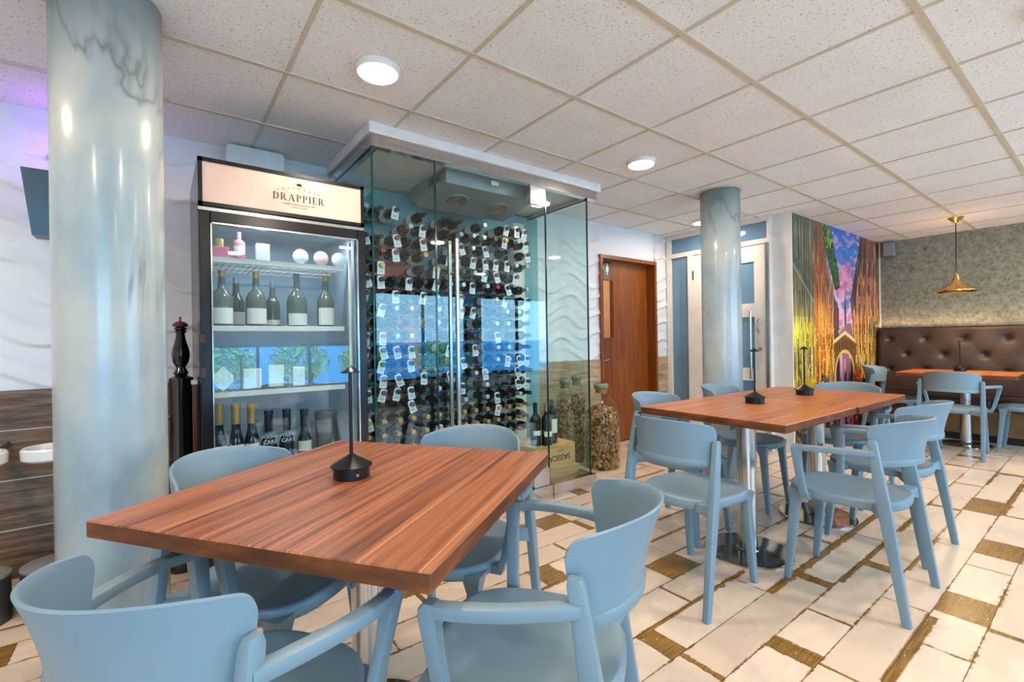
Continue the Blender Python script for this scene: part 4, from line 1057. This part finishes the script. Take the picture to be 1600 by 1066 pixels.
# arched small word above, built letter by letter
for k, ch in enumerate('CHAMPAGNE'):
    a = (k - 4) * .085
    text_mesh('arched_letter', ch, .017, M['textl'], hd, Matrix.Translation((cx + .30 * math.sin(a), -.0055, 1.655 + .30 * math.cos(a))) @ Matrix.Rotation(PI / 2, 4, 'X') @ Matrix.Rotation(-a, 4, 'Z'))
text_mesh('small_line', 'MAISON FAMILIALE DEPUIS 1808', .011, M['textl'], hd, face_my(cx, -.0055, 1.872)); text_mesh('small_line', 'URVILLE, FRANCE', .010, M['textl'], hd, face_my(cx, -.0055, 1.858))
mb = MB()
for k in range(5): mb.lathe([(.010 - abs(k - 2) * .002, 0), (.010 - abs(k - 2) * .002, .001)], 10, M=Matrix.Translation((cx + (k - 2) * .006, -.005, 1.972 + .004 * (2 - abs(k - 2)))) @ Matrix.Rotation(PI / 2, 4, 'X'))
mb.build('shell_emblem', M['gold'], hd)
mb = MB(); rr = random.Random(4)
for k in range(46):
    s_ = rr.uniform(.0012, .0028)
    if k < 26: x = W_ - .025 - abs(rr.gauss(0, .035)); z = rr.uniform(1.85, 2.0)
    else: x = rr.uniform(.06, .19); z = 1.90 + (x - .06) * .5 + rr.gauss(0, .01)
    mb.add([(x - s_, -.0048, z), (x, -.0048, z - s_), (x + s_, -.0048, z), (x, -.0048, z + s_)], [(0, 1, 2, 3)])
mb.build('printed_flecks', M['gold'], hd)
boxes('light_gap', M['aluminium'], [(.0, W_, .0, .012, 1.785, 1.80)], fg)
dr2 = boxes('door', M['fridgeblack'], [(.0, .045, -.03, .03, .10, 1.778), (W_ - .045, W_, -.03, .03, .10, 1.778), (.045, W_ - .045, -.03, .03, 1.725, 1.778), (.045, W_ - .045, -.03, .03, .10, .20)], fg, b=.004)
boxes('door_bead', M['aluminium'], [(.045, .051, -.034, -.02, .20, 1.725), (W_ - .051, W_ - .045, -.034, -.02, .20, 1.725), (.045, W_ - .045, -.034, -.02, 1.718, 1.725)], dr2)
boxes('door_glass', M['gl_fridge'], [(.051, W_ - .051, -.008, -.004, .20, 1.719)], dr2)
for z in (1.16, 1.0): boxes('door_latch', M['latch'], [(-.004, .02, -.045, -.03, z, z + .045)], dr2, b=.002)
boxes('maker_badge', M['textw'], [(W_ - .14, W_ - .07, -.0095, -.0085, 1.668, 1.682)], dr2)
boxes('base_grille', M['fridgeblack'], [(.0, W_, -.01, .05, 0, .095)], fg)
for z in (1.575, 1.235, .905):
    sh = boxes('shelf', M['shelf'], [(.055, W_ - .085, .10, .112, z - .014, z + .012)] + [(.06 + k * .0305, .063 + k * .0305, .112, D_ - .06, z - .004, z) for k in range(21)] + [(.055, W_ - .085, y_, y_ + .006, z - .008, z - .004) for y_ in (.2, .35, .5)], fg)
boxes('shelf', M['shelf'], [(.055, W_ - .085, .10, .112, .30, .325)], fg)
mb = MB(); mb.tube([(W_ - .06, .07, .35), (W_ - .06, .07, 1.72)], .009); mb.build('light_tube', M['lampf'] if 'lampf' in M else M['shelf'], fg, True)
def fx(x): return x
def giftbox(name, x, y, z, w, h, mat, lab, cat, d=.05, cap=None):
    t = thing(name, lab, cat, (x, y, z)); mb = MB(); mb.rbox(-w / 2, w / 2, -d / 2, d / 2, 0, h, .003); mb.build('box', M[mat], t)
    if cap: mb = MB(); mb.lathe([(.016, h), (.018, h + .005), (.018, h + .04), (.01, h + .045)], 16); mb.build('gold_top', M[cap], t, True)
    return t
giftbox('gift_box', .247, 2.78, 1.5885, .078, .06, 'pink', 'pink gift box with gold top on the top fridge shelf', 'box', cap='gold')
giftbox('white_box', .44, 2.78, 1.5885, .064, .095, 'bowl', 'square white card box on the top fridge shelf', 'box')
upright('perfume_bottle', (.335, 2.80, 1.5885), .15, .028, 'pink', 'foils', 'short pink bottle with silver neck on the top fridge shelf', 'bottle')
for i, (x, m_, w_) in enumerate([(.628, 'bowl', 'white disc, left of three, on the top fridge shelf'), (.737, 'pinkd', 'pale pink disc, middle of three, on the top fridge shelf'), (.835, 'bowl', 'white disc, right of three, on the top fridge shelf')]):
    if m_ == 'pinkd': M['pinkd'] = plain('pale_pink_disc', rgb(230, 190, 180), .4)
    t = thing('round_disc', w_, 'disc', (x, 2.77, 1.5885)); mb = MB(); mb.lathe([(.036, -.006), (.04, -.003), (.04, .003), (.036, .006)], 28, M=rot('X', PI / 2, (0, 0, .047))); mb.build('disc', M[m_], t, True)
    mb = MB(); mb.box(-.014, .014, -.02, .02, 0, .008); mb.build('stand', M[m_], t)
Z2 = 1.2485
for i, (x, y, h, r, gm, fm, lz, lab) in enumerate([
    (.255, 2.80, .285, .050, 'champ', 'foilg', (.04, .32), 'magnum with speckled cream label at left of the second fridge shelf'),
    (.335, 2.95, .27, .042, 'champ', 'foils', (.05, .30), 'bottle at the back between two gold-topped magnums, second fridge shelf'),
    (.410, 2.80, .29, .050, 'champ', 'foilg', (.04, .32), 'second gold-topped magnum from left on the second fridge shelf'),
    (.520, 2.98, .26, .040, 'champ', 'foils', (.05, .16), 'silver-necked bottle at the back middle of the second fridge shelf'),
    (.612, 2.80, .295, .052, 'champ', 'champ', (.02, .24), 'grey-green bottle with small square label on the second fridge shelf'),
    (.765, 2.80, .295, .046, 'champ', 'foilg', (.03, .36), 'champagne bottle at the right end of the second fridge shelf')]):
    upright('champagne_bottle', (x, y, Z2), h, r, gm, fm, lab, 'champagne bottle', 1, lz)
Z3 = .9185
giftbox('carton', .385, 2.80, Z3, .085, .105, 'paper', 'cream carton, left of two, on the third fridge shelf', 'box')
giftbox('carton', .505, 2.84, Z3, .075, .12, 'paper', 'tall cream carton, right of two, on the third fridge shelf', 'box')
giftbox('carton', .610, 2.79, Z3, .062, .105, 'bowl', 'slim white carton with green mark on the third fridge shelf', 'box')
t = thing('hexagon_card', 'white diamond-shaped card hanging at left of third fridge shelf', 'card', (.247, 2.72, Z3 + .0)); mb = MB()
mb.prism([(-.045, .05), (0, 0), (.045, .05), (.045, .08), (0, .125), (-.045, .08)], 0, .004, M=rot('X', PI / 2)); mb.build('card', M['bowl'], t)
giftbox('tin', .73, 2.82, Z3, .07, .07, 'greyst', 'low grey tin at right of the third fridge shelf', 'tin')
Z4 = .3265
for i, (x, y, h, r, gm, fm, lz, lab) in enumerate([
    (.232, 2.79, .525, .036, 'bglass', 'foilg', (.3, .60), 'gold-topped tall bottle, first from left on the bottom fridge shelf'),
    (.308, 2.79, .52, .036, 'bglass', 'foilg', (.3, .60), 'gold-topped tall bottle, second from left on the bottom fridge shelf'),
    (.380, 2.79, .515, .036, 'bglass', 'foilg', (.3, .60), 'gold-topped tall bottle, third from left on the bottom fridge shelf'),
    (.640, 2.80, .46, .038, 'bglass', 'foilk', (.50, .62), 'dark bottle with pale band labels on the bottom fridge shelf'),
    ]):
    upright('tall_bottle', (x, y, Z4), h, r, gm, fm, lab, 'bottle', 0, lz)
M['foilp2'] = plain('blue_grey_label', rgb(120, 150, 160), .5)
for i, (x, lab) in enumerate([(.458, 'bottle printed POUND CAKE in white, left of two, bottom fridge shelf'), (.546, 'bottle printed POUND CAKE in white, right of two, bottom fridge shelf')]):
    b = upright('pound_cake_bottle', (x, 2.78, Z4), .47, .0385, 'bglass', 'foilk', lab, 'bottle', 0, (.72, .76), 'foilp2')
    text_mesh('print', 'POUND', .0225, M['textw'], b, face_my(0, -.041, .335)); text_mesh('print', 'CAKE', .0275, M['textw'], b, face_my(0, -.041, .308))
t = thing('ice_bucket', 'tapered grey steel ice bucket at right of the bottom fridge shelf', 'bucket', (.765, 2.82, Z4)); mb = MB(); mb.lathe([(.045, 0), (.062, .42), (.066, .425), (.066, .435), (.058, .43), (.043, .02)], 28, cap=False); mb.build('bucket', M['greyst'], t, True)

# white unit on the wall above the fridge
t = thing('wall_unit', 'white rounded plastic unit mounted on wall above the fridge header', 'wall unit', (.33, 3.34, 2.13))
mb = MB(); mb.loft([[(x, y, z) for x, z in [(p[0] + .158, p[1] + .115) for p in rrect(.158, .115, .02, 4)]] for y in (0, -.10)], True); mb.build('cover', M['bowl'], t, True)
boxes('bracket', M['darkplug'], [(.14, .16, -.06, -.04, .23, .246), (.18, .19, -.06, -.04, .23, .244)], t)

# giant pepper mill and wooden post with white cap beside fridge
t = thing('giant_pepper_mill', 'giant glossy black turned pepper mill standing between column and fridge', 'pepper mill', (.083, 2.95, 0))
mb = MB(); mb.lathe([(.062, 0), (.062, .05), (.052, .08), (.050, .90), (.053, .985), (.030, .995), (.024, 1.0)], 32); mb.build('mill_body', M['blackgloss'], t, True)
mb = MB(); mb.lathe([(.024, .995), (.034, 1.01), (.024, 1.03), (.020, 1.04), (.034, 1.065), (.040, 1.10), (.037, 1.13), (.026, 1.17), (.020, 1.20), (.019, 1.215), (.027, 1.22), (.027, 1.226), (.020, 1.23), (.028, 1.236), (.028, 1.242), (.018, 1.246)], 32); mb.build('turned_head', M['blackgloss'], t, True)
mb = MB(); mb.lathe([(.018, 1.246), (.032, 1.25), (.033, 1.262), (.022, 1.272), (.006, 1.276), (.003, 1.29), (.006, 1.295), (.002, 1.30)], 24); mb.build('cap', M['red'], t, True)
t = thing('wooden_post_stand', 'slim reddish wooden stand with white cap squeezed against left side of fridge', 'stand', (.128, 2.70, 0))
mb = MB(); mb.rbox(-.009, .009, -.02, .02, 0, .965, .002); mb.build('post', M['red'], t)
mb = MB(); mb.rbox(-.013, .013, -.024, .024, .965, .985, .002); mb.build('cap_block', M['bowl'], t)

# left edge: speaker, violet LED, shelf bowls, round bases
t = thing('wall_speaker', 'dark teal-black tapered wall speaker beside the left edge of the column', 'speaker', (-.462, 3.20, 1.69))
mb = MB(); mb.loft([[(-.015, .12, z0) for z0 in ()]] if False else [[(-.02, -.06, 0), (.14, -.06, 0), (.14, .06, 0), (-.02, .06, 0)], [(-.05, -.09, .31), (.14, -.09, .31), (.14, .08, .31), (-.05, .08, .31)]], True); mb.build('cabinet', M['tv'], t)
boxes('wall_bracket', M['darkplug'], [(.03, .09, .06, .14, .12, .18)], t)
t = thing('led_accent_light', 'small magenta-violet LED accent light on wall at left column edge', 'light', (-.43, 3.352, 2.14))
mb = MB(); mb.lathe([(.018, 0), (.018, .02)], 14, M=rot('X', PI / 2)); mb.build('housing', M['darkplug'], t)
mb = MB(); mb.lathe([(.014, 0), (.012, .006)], 14, M=rot('X', PI / 2, (0, -.021, 0))); mb.build('led_lens', m_emit('violet_led', (.75, .05, 1, 1), 14.), t)
M['stoolbase'] = plain('dark_grey_drum', rgb(58, 56, 54), .5)
for i, (x, y, lab1, lab2) in enumerate([(-.625, 2.90, 'white oval rimmed bowl holder on wall, cut off at the left edge of photo', 'dark grey round drum on floor, cut off at the left edge of photo'), (-.392, 2.90, 'white oval rimmed bowl holder with dark tray, partly hidden by near column', 'dark grey round drum on floor, partly hidden by near column')]):
    t = thing('bowl_holder', lab1, 'holder', (x, y, .66), group='white holders on the left wall')
    mb = MB(); mb.lathe([(.085, -.005), (.098, .005), (.100, .045), (.094, .053), (.082, .051), (.078, .03), (.076, .02)], 32); mb.build('rim', M['bowl'], t, True)
    mb = MB(); mb.lathe([(.077, .022), (.077, .028)], 28); mb.build('tray', M['greyst'], t)
    boxes('wall_arm', M['greyst'], [(-.02, .02, .097, .4575, .005, .03)], t)
    t = thing('round_drum', lab2, 'drum', (x, y - .01, 0), group='drums under the holders')
    mb = MB(); mb.lathe([(.103, 0), (.106, .01), (.103, .185), (.104, .19)], 28); mb.build('drum_body', M['stoolbase'], t, True)
    mb = MB(); mb.lathe([(.106, .19), (.106, .198), (.098, .203), (.01, .204)], 28); mb.build('lid', M['greyst'], t, True)

# ------------------------------------------------------------------ banquette
bq = thing('banquette', 'long dark brown leather banquette with button-tufted back along stone wall', 'banquette', (7.65, 2.0, 0))
L_ = 4.4
boxes('base', M['seatwood'], [(-.72, -.02, -L_, -.04, .08, .34)], bq)
boxes('toe_kick', M['darkplug'], [(-.69, -.02, -L_, -.04, 0, .08)], bq)
boxes('panel_joint', M['darkplug'], [(-.724, -.719, y_, y_ + .008, .08, .34) for y_ in (-.62, -1.22, -1.82, -2.42)], bq)
mb = MB()
for k in range(4): mb.rbox(-.76, -.22, -.04 - (k + 1) * 1.09, -.045 - k * 1.09, .34, .455, .02)
mb.build('seat_cushion', M['leather'], bq, True)
M['btn'] = plain('dark_leather_button', rgb(34, 25, 22), .7, spec=.2)
# tufted back
nyy, nzz = 221, 66
ys_ = np.linspace(-.035, -L_, nyy); zs_ = np.linspace(.44, 1.245, nzz)
Yg, Zg = np.meshgrid(ys_, zs_)
btn = []
for r_, zz in enumerate((1.10, .91, .72)):
    for k in range(14):
        yy = -.16 - k * .345 - (.17 if r_ % 2 else 0)
        if yy > -L_ + .05: btn.append((yy, zz))
dep = np.zeros_like(Yg)
for (yy, zz) in btn:
    d = np.hypot(Yg - yy, (Zg - zz)); dep += .034 * np.exp(-(d / .030) ** 2) + .012 * np.exp(-(d / .085) ** 2)
    for sy in (-1, 1):   # diagonal creases
        for sz in (-1, 1):
            ty, tz = sy * .1725, sz * .19; Lc = math.hypot(ty, tz)
            if (abs(zz + tz) > .6 and abs(zz + tz) < 1.2):
                a = np.clip(((Yg - yy) * ty + (Zg - zz) * tz) / Lc ** 2, 0, .5); dd = np.hypot(Yg - yy - a * ty, Zg - zz - a * tz)
                dep += .004 * np.exp(-(dd / .010) ** 2) * (1 - a * 1.6)
edge = np.minimum(np.minimum(Zg - .44, 1.245 - Zg), np.minimum(-.035 - Yg, 9)); rnd = .02 * np.clip(1 - edge / .03, 0, 1) ** 2
lean = (Zg - .44) * .06
Xg = -.265 + lean + dep + rnd
front = np.stack([Xg, Yg, Zg], -1).reshape(-1, 3); back = np.stack([np.full_like(Xg, -.05), Yg, Zg], -1).reshape(-1, 3)
idx = np.arange(nyy * nzz).reshape(nzz, nyy); F = np.stack([idx[:-1, :-1], idx[:-1, 1:], idx[1:, 1:], idx[1:, :-1]], -1).reshape(-1, 4).tolist()
NB = nyy * nzz; top = [(int(idx[-1, j]), int(idx[-1, j + 1]), int(idx[-1, j + 1]) + NB, int(idx[-1, j]) + NB) for j in range(nyy - 1)]
side = [(int(idx[i, 0]), int(idx[i + 1, 0]), int(idx[i + 1, 0]) + NB, int(idx[i, 0]) + NB) for i in range(nzz - 1)]
mb = MB(); mb.add(front.tolist() + back.tolist(), F + top + side); mb.build('tufted_back', M['leather'], bq, True)
for (yy, zz) in btn:
    if yy < -1.95 and zz < 1.2: continue
    mb = MB(); mb.lathe([(.001, 0), (.012, 0), (.011, .004), (.006, .007), (.001, .008)], 12, M=rot('Y', -PI / 2, (-.265 + (zz - .44) * .06 + .046, yy, zz))); mb.build('button', M['btn'], bq, True)

# corner speaker high on the stone wall
t = thing('corner_speaker', 'small silver-grey wall speaker high in corner beside the mural', 'speaker', (7.56, 1.86, 2.16))
mb = MB(); mb.rbox(-.055, .055, -.065, .065, 0, .19, .012); mb.build('cabinet', M['greyst'], t)
mb = MB(); mb.rbox(-.062, -.055, -.055, .055, .012, .178, .003); mb.build('grille', M['speaker'], t)
boxes('bracket', M['darkplug'], [(.055, .089, -.02, .02, .08, .12)], t)

# brass pendant
t = thing('pendant_lamp', 'wide brass cone pendant lamp hanging on black cord before the stone wall', 'pendant lamp', (6.69, 1.09, CEIL))
mb = MB(); mb.lathe([(.066, -.001), (.066, -.006), (.016, -.055), (.008, -.06)], 32); mb.build('canopy', M['brass'], t, True)
mb = MB(); mb.lathe([(.0045, -.055), (.0045, -.59)], 8); mb.build('cord', M['black'], t, True)
mb = MB(); mb.lathe([(.006, -.58), (.018, -.595), (.024, -.63), (.040, -.675), (.080, -.715), (.135, -.742), (.182, -.765), (.184, -.780), (.180, -.774), (.135, -.752), (.078, -.725), (.036, -.690), (.016, -.65)], 56, cap=False); mb.build('shade', M['brass'], t, True)
mb = MB(); mb.lathe([(.010, -.66), (.028, -.70), (.032, -.73), (.022, -.755), (.004, -.765)], 18); mb.build('bulb', m_emit('pendant_bulb', (1, .75, .42, 1), 9.), t, True)

# ------------------------------------------------------------------ lamps in the ceiling
def area(name, loc, size, power, col, shape='DISK', rotm=(0, 0, 0), sy=None, spread=None):
    l = bpy.data.lights.new(name, 'AREA'); l.shape = shape; l.size = size; l.energy = power; l.color = col
    if sy: l.size_y = sy
    if spread: l.spread = spread
    o = bpy.data.objects.new(name, l); COL.objects.link(o); o.location = loc; o.rotation_euler = rotm; return o
WARM = (1., .83, .66)
def clamp(x, y, r, lab, power=14, z=CEIL, group='round ceiling lights'):
    t = thing('ceiling_light', lab, 'ceiling light', (x, y, z), group=group)
    mb = MB(); mb.lathe([(r * 1.10, -.001), (r * 1.10, -.018), (r * 1.04, -.026), (r * .98, -.027)], 40); mb.build('rim', M['white'], t, True)
    mb = MB(); mb.lathe([(r * .97, -.0272), (r * .93, -.031), (.01, -.033)], 40); mb.build('diffuser', M['lampw'], t, True)
    area('ceiling_light_glow', (x, y, z - .042), r * 1.8, power, WARM)
LP = 17
clamp(.79, 2.01, .088, 'round warm ceiling light nearest the camera, above the foreground table', LP)
clamp(2.665, 2.02, .088, 'round warm ceiling light between the wine cellar and far column', LP)
clamp(4.53, 2.69, .080, 'small round ceiling light far back beside the column top', LP * .7)
clamp(2.18, 2.80, .075, 'round light in the cellar ceiling above the crates', 22, 2.284)
for (x, y) in ((.79, .13), (2.665, .13), (4.55, .13), (6.4, .13), (-1.1, 2.0), (-1.1, .13), (.79, -1.8), (4.55, -1.8)):
    clamp(x, y, .088, 'round warm ceiling light outside the framed view', LP)
area('pendant_glow', (6.69, 1.09, CEIL - .79), .2, 16, (1, .66, .34))
area('corridor_fill_lamp', (4.2, 3.9, CEIL - .02), .3, 14, WARM)  # unseen lamp added to give the vision glass its cream glow
area('pendant_up', (6.69, 1.09, CEIL - .55), .1, 1.5, (1, .66, .34), rotm=(PI, 0, 0))
for k_ in range(3): area('banquette_strip_light', (7.585, 1.45 - k_ * 1.3, 1.262), 1.2, 1.7, (1, .62, .34), 'RECTANGLE', (PI, 0, math.radians(90)), sy=.03)
area('fridge_light', (.56, 2.74, 1.765), .5, 3.5, (.86, .95, 1), 'RECTANGLE', sy=.05)
v = bpy.data.lights.new('violet_spill', 'POINT'); v.energy = 1.3; v.color = (.42, .10, 1); v.shadow_soft_size = .03
vo = bpy.data.objects.new('violet_spill', v); COL.objects.link(vo); vo.location = (-.40, 3.22, 2.16)
# daylight through the south windows
SKY = (.40, .74, 1.)
for (a, b, c, d) in wins:   # light portals: sampling guides in the window openings, they emit nothing themselves
    p_ = area('window_portal', ((a + b) / 2, YS - .125, (c + d) / 2), b - a, 1, SKY, 'RECTANGLE', (PI / 2, 0, 0), sy=d - c); p_.data.cycles.is_portal = True
sun = bpy.data.lights.new('sun', 'SUN'); sun.energy = 62.; sun.angle = .01; so = bpy.data.objects.new('sun', sun); COL.objects.link(so)
so.rotation_euler = (math.radians(-20), math.radians(15), 0); 
w = bpy.data.worlds.new('world'); S.world = w; w.use_nodes = True
bg = w.node_tree.nodes['Background']; bg.inputs[0].default_value = (.36, .70, 1, 1); bg.inputs[1].default_value = 13.

# ------------------------------------------------------------------ camera
f = 728.135; yaw = math.radians(52.958); pitch = math.radians(-.0223); roll = math.radians(-.86732)
fw = Vector((math.cos(yaw) * math.cos(pitch), math.sin(yaw) * math.cos(pitch), math.sin(pitch)))
r = Vector((math.sin(yaw), -math.cos(yaw), 0)); u = r.cross(fw)
r2 = r * math.cos(roll) + u * math.sin(roll); u2 = r2.cross(fw)
cam = bpy.data.cameras.new('camera'); co = bpy.data.objects.new('camera', cam); COL.objects.link(co)
cam.sensor_fit = 'HORIZONTAL'; cam.sensor_width = 36; cam.lens = 36 * f / 1600; cam.clip_start = .05; cam.clip_end = 60
Mx = Matrix(((r2.x, u2.x, -fw.x, 0), (r2.y, u2.y, -fw.y, 0), (r2.z, u2.z, -fw.z, EYE), (0, 0, 0, 1)))
co.matrix_world = Mx
S.camera = co
vs = S.view_settings; S.display_settings.display_device = 'sRGB'
vs.view_transform = 'Standard'; vs.look = 'None'; vs.gamma = 1; vs.use_curve_mapping = False; vs.exposure = 0.0
S.cycles.max_bounces = 8; S.cycles.diffuse_bounces = 4; S.cycles.glossy_bounces = 4; S.cycles.transparent_max_bounces = 16; S.cycles.transmission_bounces = 6
S.cycles.use_denoising = True; S.cycles.caustics_reflective = False; S.cycles.caustics_refractive = False; S.cycles.sample_clamp_indirect = 6
